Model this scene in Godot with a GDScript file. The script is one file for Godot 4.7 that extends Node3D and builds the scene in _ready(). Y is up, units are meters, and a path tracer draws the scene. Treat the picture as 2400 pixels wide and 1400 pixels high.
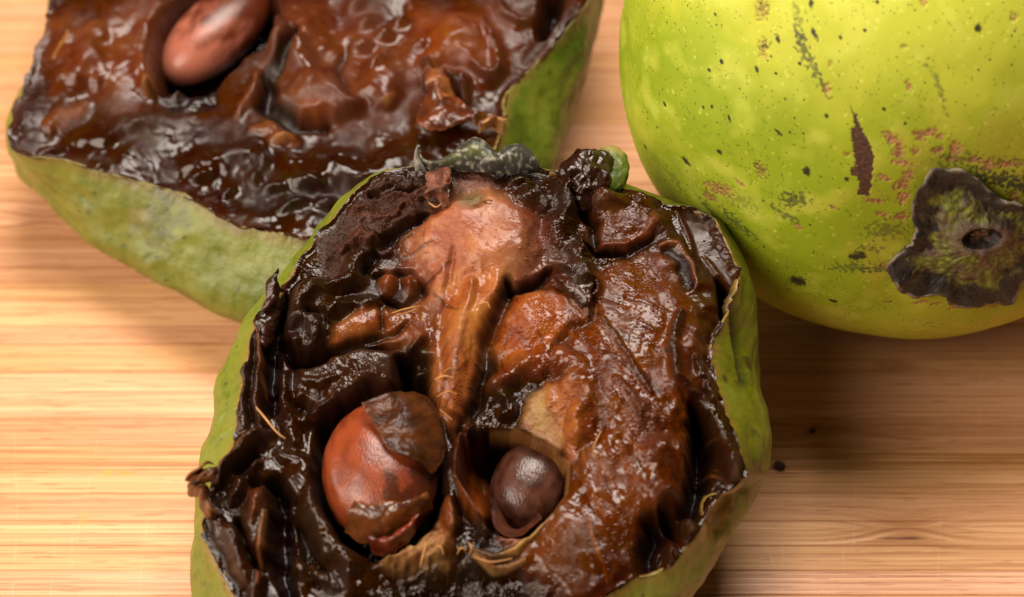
extends Node3D
# Close-up of two halves and one whole black sapote on a bamboo board. Lengths inside the builders are centimetres.
const CM := 0.01
var rng := RandomNumberGenerator.new()
var M := {}


func _ready() -> void:
	rng.seed = 7
	# ---- camera, room light, exposure
	var cam := Camera3D.new()
	cam.name = "camera"
	add_child(cam)
	cam.position = Vector3(0.00000, 0.35674, 0.26997)
	cam.look_at(Vector3(0.00000, 0.03500, 0.00000))
	var lens := CameraAttributesPhysical.new()
	lens.frustum_focal_length = 100.0
	lens.frustum_focus_distance = 0.412
	lens.frustum_near = 0.02
	lens.frustum_far = 60.0
	lens.exposure_aperture = 16.0
	cam.attributes = lens
	cam.fov = 13.6855
	cam.near = 0.02
	cam.far = 60.0
	cam.current = true
	var env := Environment.new()
	env.background_mode = Environment.BG_COLOR
	env.background_color = Color(0.19, 0.162, 0.138)
	env.tonemap_mode = Environment.TONE_MAPPER_LINEAR
	env.tonemap_exposure = 1.0
	env.sdfgi_enabled = true
	env.ssao_enabled = true
	env.ssil_enabled = true
	var we := WorldEnvironment.new()
	we.environment = env
	add_child(we)
	softbox("window_softbox_light", Vector3(-0.42, 0.50, 0.30), Vector3(0.0, 0.03, 0.0), Vector2(0.42, 0.36), 0.53, Color(1.0, 0.93, 0.86))
	softbox("high_softbox_light", Vector3(0.04, 0.62, -0.20), Vector3(0.03, 0.03, -0.02), Vector2(0.34, 0.3), 0.63, Color(1.0, 0.95, 0.9))
	softbox("low_softbox_light", Vector3(-0.60, 0.15, 0.08), Vector3(0.0, 0.03, 0.0), Vector2(0.4, 0.22), 0.22, Color(1.0, 0.93, 0.86))
	materials()
	board()
	whole_fruit()
	back_half()
	front_half()
	crumbs()


func softbox(called: String, at: Vector3, to: Vector3, size: Vector2, energy: float, tint: Color) -> void:
	var l := AreaLight3D.new()
	l.name = called
	l.area_size = size
	l.light_energy = energy
	l.light_color = tint
	l.area_range = 4.0
	l.shadow_enabled = true
	add_child(l)
	l.position = at
	l.look_at(to)


# ---------------------------------------------------------------- helpers
func s(r: int, g: int, b: int) -> Color:
	return Color8(r, g, b).srgb_to_linear()


func noise(sd: int, freq: float, oct := 3, kind := FastNoiseLite.TYPE_SIMPLEX_SMOOTH, ridged := false) -> FastNoiseLite:
	var n := FastNoiseLite.new()
	n.seed = sd
	n.noise_type = kind
	n.frequency = freq
	n.fractal_octaves = oct
	n.fractal_type = FastNoiseLite.FRACTAL_RIDGED if ridged else FastNoiseLite.FRACTAL_FBM
	return n


func tag(o: Node, label: String, category: String, group := "") -> void:
	o.set_meta("label", label)
	o.set_meta("category", category)
	if group != "":
		o.set_meta("group", group)


func thing(called: String, at: Vector3, label: String, category: String, group := "") -> Node3D:
	var o := Node3D.new()
	o.name = called
	add_child(o, true)
	o.position = at
	tag(o, label, category, group)
	return o


func part(called: String, mesh: Mesh, mat: Material, parent: Node, xf := Transform3D(), label := "") -> MeshInstance3D:
	var o := MeshInstance3D.new()
	o.name = called
	o.mesh = mesh
	mesh.surface_set_material(0, mat)
	parent.add_child(o, true)
	o.transform = xf
	if label != "":
		o.set_meta("label", label)
	return o


# joined triangles with smooth normals; faces run clockwise
func shell(v: PackedVector3Array, c: PackedColorArray, idx: PackedInt32Array, uv := PackedVector2Array()) -> ArrayMesh:
	var n := PackedVector3Array()
	n.resize(v.size())
	for i in range(0, idx.size(), 3):
		var a := idx[i]
		var b := idx[i + 1]
		var d := idx[i + 2]
		var k := (v[d] - v[a]).cross(v[b] - v[a])
		n[a] += k
		n[b] += k
		n[d] += k
	var p := PackedVector3Array()
	p.resize(v.size())
	for i in v.size():
		n[i] = n[i].normalized()
		p[i] = v[i] * CM
	var arr := []
	arr.resize(Mesh.ARRAY_MAX)
	arr[Mesh.ARRAY_VERTEX] = p
	arr[Mesh.ARRAY_NORMAL] = n
	arr[Mesh.ARRAY_COLOR] = c
	if uv.size():
		arr[Mesh.ARRAY_TEX_UV] = uv
	arr[Mesh.ARRAY_INDEX] = idx
	var m := ArrayMesh.new()
	m.add_surface_from_arrays(Mesh.PRIMITIVE_TRIANGLES, arr)
	return m


# indices of a nu x nv lattice; wrap joins the last column to the first
func lattice(nu: int, nv: int, wrap: bool, flip := false, base := 0) -> PackedInt32Array:
	var idx := PackedInt32Array()
	for j in nv - 1:
		for i in (nu if wrap else nu - 1):
			var a := base + j * nu + i
			var b := base + j * nu + (i + 1) % nu
			var c2 := a + nu
			var d := b + nu
			if flip:
				idx.append_array([a, b, c2, b, d, c2])
			else:
				idx.append_array([a, c2, b, b, c2, d])
	return idx


func resample(p: Array, n: int) -> PackedVector3Array:
	var len := [0.0]
	for i in range(1, p.size()):
		len.append(len[i - 1] + (p[i] - p[i - 1]).length())
	var out := PackedVector3Array()
	var k := 1
	for i in n:
		var t: float = len[-1] * i / (n - 1)
		while k < p.size() - 1 and len[k] < t:
			k += 1
		var f: float = clampf((t - len[k - 1]) / maxf(len[k] - len[k - 1], 1e-6), 0, 1)
		var p0: Vector3 = p[maxi(k - 2, 0)]
		var p3: Vector3 = p[mini(k + 1, p.size() - 1)]
		out.append((p[k - 1] as Vector3).cubic_interpolate(p[k], p0, p3, f))
	return out


# a thin sheet between two edge lines, with thickness, swell across it, crumple and a ragged far edge
func ribbon(ea: Array, eb: Array, n: int, m: int, swell: float, thick: float, crumple: float, sd: int, tint: Callable, ragged := 0.0) -> ArrayMesh:
	var a := resample(ea, n)
	var b := resample(eb, n)
	var ns := noise(sd, 1.6, 3)
	var g := PackedVector3Array()
	for j in m:
		for i in n:
			var t := float(j) / (m - 1)
			var rg := ragged * ns.get_noise_2d(i * 2.0 / n, 77.0)
			var p := a[i].lerp(b[i], t * (1.0 + rg))
			p.z += swell * sin(PI * t)
			p += Vector3(ns.get_noise_3d(p.x * 1.3, p.y * 1.3, 1.0), ns.get_noise_3d(p.x * 1.3, p.y * 1.3, 9.0), ns.get_noise_3d(p.x * 1.7, p.y * 1.7, 20.0)) * crumple
			g.append(p)
	var nr := PackedVector3Array()
	nr.resize(g.size())
	for j in m:
		for i in n:
			var du := g[j * n + mini(i + 1, n - 1)] - g[j * n + maxi(i - 1, 0)]
			var dv := g[mini(j + 1, m - 1) * n + i] - g[maxi(j - 1, 0) * n + i]
			nr[j * n + i] = du.cross(dv).normalized()
	# the closed section: front rows, then back rows
	var v := PackedVector3Array()
	var c := PackedColorArray()
	for side in 2:
		for j in m:
			var jj: int = j if side == 0 else m - 1 - j
			for i in n:
				var e := minf(minf(i, n - 1 - i) / 2.0, 1.0) * minf(minf(jj, m - 1 - jj) / 2.0 + 0.3, 1.0)
				v.append(g[jj * n + i] + nr[jj * n + i] * thick * (0.5 if side == 0 else -0.5) * (0.25 + 0.75 * e))
				c.append(tint.call(float(i) / (n - 1), float(jj) / (m - 1), g[jj * n + i]))
	for i in n:
		v.append(v[i])
		c.append(c[i])
	return shell(v, c, lattice(n, 2 * m + 1, false, true))


func tube(st: Array, p: Array, r: float, col: Color, n := 14) -> void:
	var q := resample(p, n)
	var base: int = st[0].size()
	for i in n:
		var d := (q[mini(i + 1, n - 1)] - q[maxi(i - 1, 0)]).normalized()
		var x := d.cross(Vector3(0.3, 0.2, 0.9)).normalized()
		var y := x.cross(d)
		var rr := r * (0.35 + 0.65 * sin(PI * (0.12 + 0.76 * i / (n - 1))))
		for k in 6:
			st[0].append(q[i] + (x * cos(TAU * k / 6) + y * sin(TAU * k / 6)) * rr)
			st[1].append(col)
	st[2].append_array(lattice(6, n, true, false, base))


func new_tubes() -> Array:
	return [PackedVector3Array(), PackedColorArray(), PackedInt32Array()]


func mat(rough: float, tint := Color.WHITE, spec := 0.5) -> StandardMaterial3D:
	var m := StandardMaterial3D.new()
	m.vertex_color_use_as_albedo = true
	m.albedo_color = tint
	m.roughness = rough
	m.metallic_specular = spec
	return m


func bump_image(sd: int, freq: float, size: int, kind := FastNoiseLite.TYPE_SIMPLEX_SMOOTH, oct := 4) -> ImageTexture:
	var n := noise(sd, freq, oct, kind)
	return ImageTexture.create_from_image(n.get_seamless_image(size, size))


func materials() -> void:
	M.skin = mat(0.42)
	M.skin.heightmap_enabled = true
	M.skin.heightmap_texture = bump_image(5, 0.02, 512)
	M.skin.heightmap_scale = 0.03
	M.skin.uv1_triplanar = true
	M.skin.uv1_scale = Vector3.ONE * 30.0
	M.wet = mat(0.24)
	M.film = mat(0.32, Color.WHITE, 0.36)
	for m in [M.wet, M.film]:
		m.heightmap_enabled = true
		m.heightmap_texture = M.skin.heightmap_texture
		m.heightmap_scale = 0.012
		m.uv1_triplanar = true
		m.uv1_scale = Vector3.ONE * 70.0
	M.film.backlight_enabled = true
	M.film.backlight = Color(0.5, 0.3, 0.15)
	M.seed = mat(0.28)
	M.seed.heightmap_enabled = true
	M.seed.heightmap_texture = bump_image(9, 0.03, 512)
	M.seed.heightmap_scale = 0.005
	M.seed.uv1_triplanar = true
	M.seed.uv1_scale = Vector3(160, 60, 160)
	M.dry = mat(0.62)
	M.dry.heightmap_enabled = true
	M.dry.heightmap_texture = bump_image(15, 0.03, 512)
	M.dry.heightmap_scale = 0.03
	M.dry.uv1_triplanar = true
	M.dry.uv1_scale = Vector3.ONE * 50.0


# ---------------------------------------------------------------- a lattice of heights and colours worked by soft strokes
class Pad:
	var nx: int
	var ny: int
	var x0: float
	var y0: float
	var cs: float
	var h := PackedFloat32Array()
	var cr := PackedFloat32Array()
	var cg := PackedFloat32Array()
	var cb := PackedFloat32Array()
	var ro := PackedFloat32Array()
	var am := PackedFloat32Array()
	var wx := PackedFloat32Array()
	var wy := PackedFloat32Array()
	var col := Color.BLACK
	var use_col := true
	var rough := 0.2
	var crumple := 1.0
	var jit := 1.0

	func _init(ax: float, ay: float, bx: float, by: float, cell: float, sd: int) -> void:
		x0 = ax
		y0 = ay
		cs = cell
		nx = int((bx - ax) / cell) + 1
		ny = int((by - ay) / cell) + 1
		h.resize(nx * ny); cr.resize(nx * ny); cg.resize(nx * ny); cb.resize(nx * ny)
		ro.resize(nx * ny); am.resize(nx * ny); wx.resize(nx * ny); wy.resize(nx * ny)
		var n := FastNoiseLite.new()
		n.seed = sd
		n.frequency = 1.0
		n.fractal_octaves = 4
		for j in ny:
			for i in nx:
				var x := x0 + i * cs
				var y := y0 + j * cs
				wx[j * nx + i] = n.get_noise_3d(x * 1.6, y * 1.6, 0.0)
				wy[j * nx + i] = n.get_noise_3d(x * 1.6, y * 1.6, 50.0)

	func base(c: Color, r: float, a: float) -> void:
		cr.fill(c.r)
		cg.fill(c.g)
		cb.fill(c.b)
		ro.fill(r)
		am.fill(a)

	func pen(c: Variant, r := 0.2, cr2 := 1.0, j := 0.12) -> void:
		use_col = c != null
		if use_col:
			col = c
		rough = r
		crumple = cr2
		jit = j

	func put(k: int, f: float, dh: float, amt: float) -> void:
		h[k] += dh
		var a := f * amt
		if a > 0.0:
			if use_col:
				cr[k] += (col.r - cr[k]) * a
				cg[k] += (col.g - cg[k]) * a
				cb[k] += (col.b - cb[k]) * a
			ro[k] += (rough - ro[k]) * a
			am[k] += (crumple - am[k]) * a

	# an elliptical swelling (soft >= 1: dome, else a plateau with an edge of that share)
	func blob(x: float, y: float, rx: float, ry: float, rot: float, dh: float, amt := 1.0, soft := 1.0) -> void:
		var ca := cos(deg_to_rad(rot))
		var sa := sin(deg_to_rad(rot))
		var R := maxf(rx, ry) + jit
		var edge := 1.0 - minf(soft, 1.0)
		for j in range(maxi(0, int((y - R - y0) / cs)), mini(ny, int((y + R - y0) / cs) + 2)):
			for i in range(maxi(0, int((x - R - x0) / cs)), mini(nx, int((x + R - x0) / cs) + 2)):
				var k := j * nx + i
				var dx := x0 + i * cs + wx[k] * jit - x
				var dy := y0 + j * cs + wy[k] * jit - y
				var u := (dx * ca + dy * sa) / rx
				var v := (dy * ca - dx * sa) / ry
				var d := u * u + v * v
				if d < 1.0:
					if soft >= 1.0:
						put(k, (1.0 - d), dh * (1.0 - d) * (1.0 - d), amt)
					else:
						var f := 1.0 - smoothstep(edge, 1.0, sqrt(d))
						put(k, f, dh * f, amt)

	func poly(p: Array, feather: float, dh: float, amt := 1.0, level := false) -> void:
		var n := p.size() / 2
		var ax := 1e9
		var ay := 1e9
		var bx := -1e9
		var by := -1e9
		for q in n:
			ax = minf(ax, p[2 * q]); bx = maxf(bx, p[2 * q])
			ay = minf(ay, p[2 * q + 1]); by = maxf(by, p[2 * q + 1])
		var pad := feather + jit
		var P := PackedFloat32Array(p)
		for j in range(maxi(0, int((ay - pad - y0) / cs)), mini(ny, int((by + pad - y0) / cs) + 2)):
			for i in range(maxi(0, int((ax - pad - x0) / cs)), mini(nx, int((bx + pad - x0) / cs) + 2)):
				var k := j * nx + i
				var x := x0 + i * cs + wx[k] * jit
				var y := y0 + j * cs + wy[k] * jit
				var best := 1e9
				var inside := false
				var ex := P[2 * n - 2]
				var ey := P[2 * n - 1]
				for q in n:
					var fx := P[2 * q]
					var fy := P[2 * q + 1]
					var vx := fx - ex
					var vy := fy - ey
					var t := clampf(((x - ex) * vx + (y - ey) * vy) / (vx * vx + vy * vy + 1e-9), 0.0, 1.0)
					var ox := x - ex - vx * t
					var oy := y - ey - vy * t
					best = minf(best, ox * ox + oy * oy)
					if (fy > y) != (ey > y) and x < (ex - fx) * (y - fy) / (ey - fy) + fx:
						inside = not inside
					ex = fx
					ey = fy
				var d := sqrt(best)
				if not inside:
					d = -d
				if d > -feather:
					var f := smoothstep(-feather, feather, d)
					put(k, f, (dh - h[k]) * f if level else dh * f, amt)

	# a ridge (dh > 0) or a groove (dh < 0) along a line, narrowing towards its ends
	func line(p: Array, w: float, dh: float, amt := 1.0, taper := 0.7) -> void:
		var n := p.size() / 2
		var P := PackedFloat32Array(p)
		var ax := 1e9
		var ay := 1e9
		var bx := -1e9
		var by := -1e9
		for q in n:
			ax = minf(ax, P[2 * q]); bx = maxf(bx, P[2 * q])
			ay = minf(ay, P[2 * q + 1]); by = maxf(by, P[2 * q + 1])
		var pad := w + jit
		for j in range(maxi(0, int((ay - pad - y0) / cs)), mini(ny, int((by + pad - y0) / cs) + 2)):
			for i in range(maxi(0, int((ax - pad - x0) / cs)), mini(nx, int((bx + pad - x0) / cs) + 2)):
				var k := j * nx + i
				var x := x0 + i * cs + wx[k] * jit
				var y := y0 + j * cs + wy[k] * jit
				var best := 1e9
				var sb := 0.0
				for q in n - 1:
					var ex := P[2 * q]
					var ey := P[2 * q + 1]
					var vx := P[2 * q + 2] - ex
					var vy := P[2 * q + 3] - ey
					var t := clampf(((x - ex) * vx + (y - ey) * vy) / (vx * vx + vy * vy + 1e-9), 0.0, 1.0)
					var ox := x - ex - vx * t
					var oy := y - ey - vy * t
					var d := ox * ox + oy * oy
					if d < best:
						best = d
						sb = (q + t) / (n - 1)
				if best < w * w:
					var ww := w * (1.0 - taper + taper * sin(PI * (0.08 + 0.84 * sb)))
					var d2 := best / (ww * ww)
					if d2 < 1.0:
						var f := (1.0 - d2) * (1.0 - d2)
						put(k, minf(f * 1.6, 1.0), dh * f, amt)

	# parallel wrinkles inside an ellipse: noise stretched along rot, ridged when sharp
	func wrinkle(x: float, y: float, rx: float, ry: float, rot: float, n: FastNoiseLite, fl: float, fc: float, dh: float) -> void:
		var ca := cos(deg_to_rad(rot))
		var sa := sin(deg_to_rad(rot))
		var R := maxf(rx, ry)
		for j in range(maxi(0, int((y - R - y0) / cs)), mini(ny, int((y + R - y0) / cs) + 2)):
			for i in range(maxi(0, int((x - R - x0) / cs)), mini(nx, int((x + R - x0) / cs) + 2)):
				var dx := x0 + i * cs - x
				var dy := y0 + j * cs - y
				var u := dx * ca + dy * sa
				var v := dy * ca - dx * sa
				var d := u * u / (rx * rx) + v * v / (ry * ry)
				if d < 1.0:
					h[j * nx + i] += dh * (1.0 - d) * n.get_noise_2d(u * fl + wx[j * nx + i], v * fc + wy[j * nx + i])

	# wets the surface: rounds every edge over a few cells
	func soften(times: int) -> void:
		for t in times:
			var o := h.duplicate()
			for j in range(1, ny - 1):
				for i in range(1, nx - 1):
					var k := j * nx + i
					h[k] = 0.36 * o[k] + 0.11 * (o[k - 1] + o[k + 1] + o[k - nx] + o[k + nx]) + 0.05 * (o[k - 1 - nx] + o[k + 1 - nx] + o[k - 1 + nx] + o[k + 1 + nx])

	# gloss is patchy: some of the flesh is drier
	func patchy(n: FastNoiseLite, amount: float) -> void:
		for j in ny:
			for i in nx:
				var k := j * nx + i
				ro[k] = clampf(ro[k] + amount * clampf(n.get_noise_2d(x0 + i * cs, y0 + j * cs) * 1.6 + 0.15, -0.15, 1.0), 0.06, 0.9)

	# steep walls of hollows are drier and without grain
	func dry_walls() -> void:
		for j in range(1, ny - 1):
			for i in range(1, nx - 1):
				var k := j * nx + i
				var g := absf(h[k + 1] - h[k - 1]) + absf(h[k + nx] - h[k - nx])
				var f := smoothstep(0.9, 2.4, g / (2.0 * cs))
				if f > 0.0:
					ro[k] = lerpf(ro[k], 0.4, f)
					am[k] = lerpf(am[k], 0.0, f)

	func at(x: float, y: float) -> float:
		return h[clampi(int((y - y0) / cs), 0, ny - 1) * nx + clampi(int((x - x0) / cs), 0, nx - 1)]

	# ends the work: adds the crumple of the flesh and returns [mesh arrays ...]
	func surface(rim: Array, mottle: float, crumples: Array, shade := 1.0) -> Array:
		var n := rim.size()
		var index := PackedInt32Array()
		index.resize(nx * ny)
		index.fill(-1)
		var v := PackedVector3Array()
		var c := PackedColorArray()
		var uv := PackedVector2Array()
		var rho := PackedFloat32Array()
		rho.resize(nx * ny)
		var RR := PackedFloat32Array(rim)
		for j in ny:
			for i in nx:
				var x := x0 + i * cs
				var y := y0 + j * cs
				var a := fposmod(atan2(y, x), TAU) / TAU * n
				var k := int(a) % n
				rho[j * nx + i] = sqrt(x * x + y * y) / (lerpf(RR[k], RR[(k + 1) % n], a - int(a)) * (0.998 + 0.03 * wx[j * nx + i]))
		for j in range(1, ny - 1):
			for i in range(1, nx - 1):
				var k := j * nx + i
				var r := rho[k]
				if r > 1.0 and minf(minf(rho[k - 1], rho[k + 1]), minf(rho[k - nx], rho[k + nx])) > 1.0 and minf(minf(rho[k - 1 - nx], rho[k + 1 + nx]), minf(rho[k + 1 - nx], rho[k + nx - 1])) > 1.0:
					continue
				var x := x0 + i * cs
				var y := y0 + j * cs
				if r > 1.0:
					x /= r
					y /= r
				var z := h[k]
				var a := am[k]
				var m := 0.0
				for q in crumples:
					var nn: float = q[0].get_noise_2d(x + wx[k] * 0.12, y + wy[k] * 0.12)
					z += nn * q[1] * (a if q[2] else 1.0)
					m += nn * q[3]
				z = z * (1.0 - 0.55 * smoothstep(0.955, 1.0, r)) + 0.05 * smoothstep(0.97, 1.0, r)
				index[k] = v.size()
				v.append(Vector3(x, y, z))
				var f := clampf(1.0 + mottle * (m + 0.8 * wx[k]), 0.35, 1.9)
				c.append(Color(cr[k] * f, cg[k] * f * f, cb[k] * f * f) * shade)
				uv.append(Vector2((i + 0.5) / nx, (j + 0.5) / ny))
		var idx := PackedInt32Array()
		for j in ny - 1:
			for i in nx - 1:
				var a := index[j * nx + i]
				var b := index[j * nx + i + 1]
				var d := index[(j + 1) * nx + i]
				var e := index[(j + 1) * nx + i + 1]
				if a >= 0 and b >= 0 and d >= 0:
					idx.append(a); idx.append(d); idx.append(b)
				if b >= 0 and d >= 0 and e >= 0:
					idx.append(b); idx.append(d); idx.append(e)
		return [v, c, idx, uv]

	func picture(a: PackedFloat32Array, lo: float, hi: float) -> Image:
		var b := PackedByteArray()
		b.resize(nx * ny)
		for k in nx * ny:
			b[k] = int(clampf((a[k] - lo) / (hi - lo), 0.0, 1.0) * 255.0)
		return Image.create_from_data(nx, ny, false, Image.FORMAT_L8, b)


# the skin of a half: a lip, then a wall that swells to the widest line and closes under the flesh
func half_skin(rim: Array, wide: Array, wb: float, deep: float, nu: int, nv: int, sd: int, tint: Callable, carve: Array) -> ArrayMesh:
	var n1 := noise(sd, 0.9, 3)
	var n2 := noise(sd + 1, 5.0, 2)
	var v := PackedVector3Array()
	var c := PackedColorArray()
	var kr := rim.size()
	var kw := wide.size()
	for j in nv:
		for i in nu:
			var th := TAU * i / nu
			var a := th / TAU * kr
			var b := th / TAU * kw
			var ia := int(a) % kr
			var ib := int(b) % kw
			var R: float = cubic_interpolate(rim[ia], rim[(ia + 1) % kr], rim[(ia + kr - 1) % kr], rim[(ia + 2) % kr], a - int(a))
			var B: float = cubic_interpolate(wide[ib], wide[(ib + 1) % kw], wide[(ib + kw - 1) % kw], wide[(ib + 2) % kw], b - int(b))
			var cx := cos(th)
			var sx := sin(th)
			var rag := n2.get_noise_2d(cx * R * 2.0, sx * R * 2.0) * 0.035 + n1.get_noise_2d(cx * R * 1.5, sx * R * 1.5) * 0.04
			var r := R
			var w := 0.0
			var t := 0.0
			if j == 0:
				r = R - 0.14
				w = -0.3
			elif j == 1:
				r = R - 0.07
				w = -0.02 + rag * 1.2
			elif j == 2:
				r = R - 0.03
				w = 0.025 + rag * 1.2
			elif j == 3:
				r = R
				w = rag * 1.2
			else:
				t = float(j - 3) / (nv - 4)
				if t < 0.45:
					var q := t / 0.45
					r = R + (B - R) * sin(q * PI / 2)
					w = -wb * q + rag * 1.2 * pow(1.0 - q, 9.0)
				else:
					var q := (t - 0.45) / 0.55 * PI / 2
					r = B * pow(maxf(cos(q), 0.0), 0.85)
					w = -wb - (deep - wb) * sin(q)
				r += (n1.get_noise_3d(cx * 3.0, sx * 3.0, w) * 0.16) * smoothstep(0.0, 0.2, t) * (1.0 - smoothstep(0.8, 1.0, t))
			var p := Vector3(cx * r, sx * r, w)
			var dark := 0.0
			for q in carve:
				var d := 1e9
				var l: Array = q[0]
				for e in l.size() - 1:
					if absf(l[e].x - p.x) > 3.0 or absf(l[e].y - p.y) > 3.0:
						continue
					var g := Geometry3D.get_closest_point_to_segment(p, l[e], l[e + 1])
					d = minf(d, g.distance_to(p))
				if d < q[1]:
					var f: float = 1.0 - d / q[1]
					p -= Vector3(cx, sx, -0.2) * q[2] * f
					dark = maxf(dark, f * q[3])
			v.append(p)
			var col: Color = tint.call(th, t, p, j)
			c.append(col.lerp(s(24, 14, 8), dark))
	return shell(v, c, lattice(nu, nv, true, true))


func ellipsoid(centre: Vector3, ax: Vector3, rot: float, nu: int, nv: int, tint: Callable, shape = null) -> ArrayMesh:
	var v := PackedVector3Array()
	var c := PackedColorArray()
	var turn := Basis(Vector3.BACK, deg_to_rad(rot))
	for j in nv:
		var ph := PI * j / (nv - 1)
		for i in nu:
			var th := TAU * i / nu
			var d := Vector3(sin(ph) * cos(th), cos(ph), sin(ph) * sin(th))
			var k := 1.0
			if shape != null:
				k = shape.call(d)
			v.append(centre + turn * (d * ax * k))
			c.append(tint.call(d))
	return shell(v, c, lattice(nu, nv, true, true))


# ---------------------------------------------------------------- the bamboo board
func board() -> void:
	var root := thing("cutting_board", Vector3.ZERO, "pale bamboo cutting board of narrow glued strips under all the fruit", "cutting board")
	var edges := [-30.0]
	while edges[-1] < 24.0:
		edges.append(edges[-1] + rng.randf_range(0.42, 0.66))
	var picture := board_picture(edges)
	var m := StandardMaterial3D.new()
	m.albedo_texture = ImageTexture.create_from_image(picture[0])
	m.roughness = 0.5
	m.roughness_texture = ImageTexture.create_from_image(picture[1])
	m.roughness_texture_channel = BaseMaterial3D.TEXTURE_CHANNEL_RED
	m.metallic_specular = 0.42
	m.heightmap_enabled = true
	m.heightmap_texture = ImageTexture.create_from_image(picture[1])
	m.heightmap_scale = 0.012
	var bev := 0.012
	for e in edges.size() - 1:
		var z0: float = edges[e] + 0.001
		var z1: float = edges[e + 1] - 0.001
		var prof := [Vector2(z0, -1.8), Vector2(z0, -bev), Vector2(z0 + bev, 0.0), Vector2(z1 - bev, 0.0), Vector2(z1, -bev), Vector2(z1, -1.8)]
		var v := PackedVector3Array()
		var nr := PackedVector3Array()
		var uv := PackedVector2Array()
		var idx := PackedInt32Array()
		for q in 5:
			var a: Vector2 = prof[q]
			var b: Vector2 = prof[q + 1]
			var d := (b - a).normalized()
			var n := Vector3(0, d.x, -d.y)
			var o := v.size()
			for p in [Vector3(-24, a.y, a.x), Vector3(24, a.y, a.x), Vector3(24, b.y, b.x), Vector3(-24, b.y, b.x)]:
				v.append(p * CM)
				nr.append(n)
				uv.append(Vector2((p.x + 12.0) / 24.0, (p.z + 14.0) / 21.0))
			idx.append_array([o, o + 1, o + 2, o, o + 2, o + 3])
		for end in [-24.0, 24.0]:
			var o := v.size()
			for q in prof:
				v.append(Vector3(end, q.y, q.x) * CM)
				nr.append(Vector3(signf(end), 0, 0))
				uv.append(Vector2((q.y + 12.0) / 24.0, (q.x + 14.0) / 21.0))
			for q in range(1, 5):
				if end < 0:
					idx.append_array([o, o + q, o + q + 1])
				else:
					idx.append_array([o, o + q + 1, o + q])
		var arr := []
		arr.resize(Mesh.ARRAY_MAX)
		arr[Mesh.ARRAY_VERTEX] = v
		arr[Mesh.ARRAY_NORMAL] = nr
		arr[Mesh.ARRAY_TEX_UV] = uv
		arr[Mesh.ARRAY_INDEX] = idx
		var am := ArrayMesh.new()
		am.add_surface_from_arrays(Mesh.PRIMITIVE_TRIANGLES, arr)
		part("bamboo_strip", am, m, root)


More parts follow.
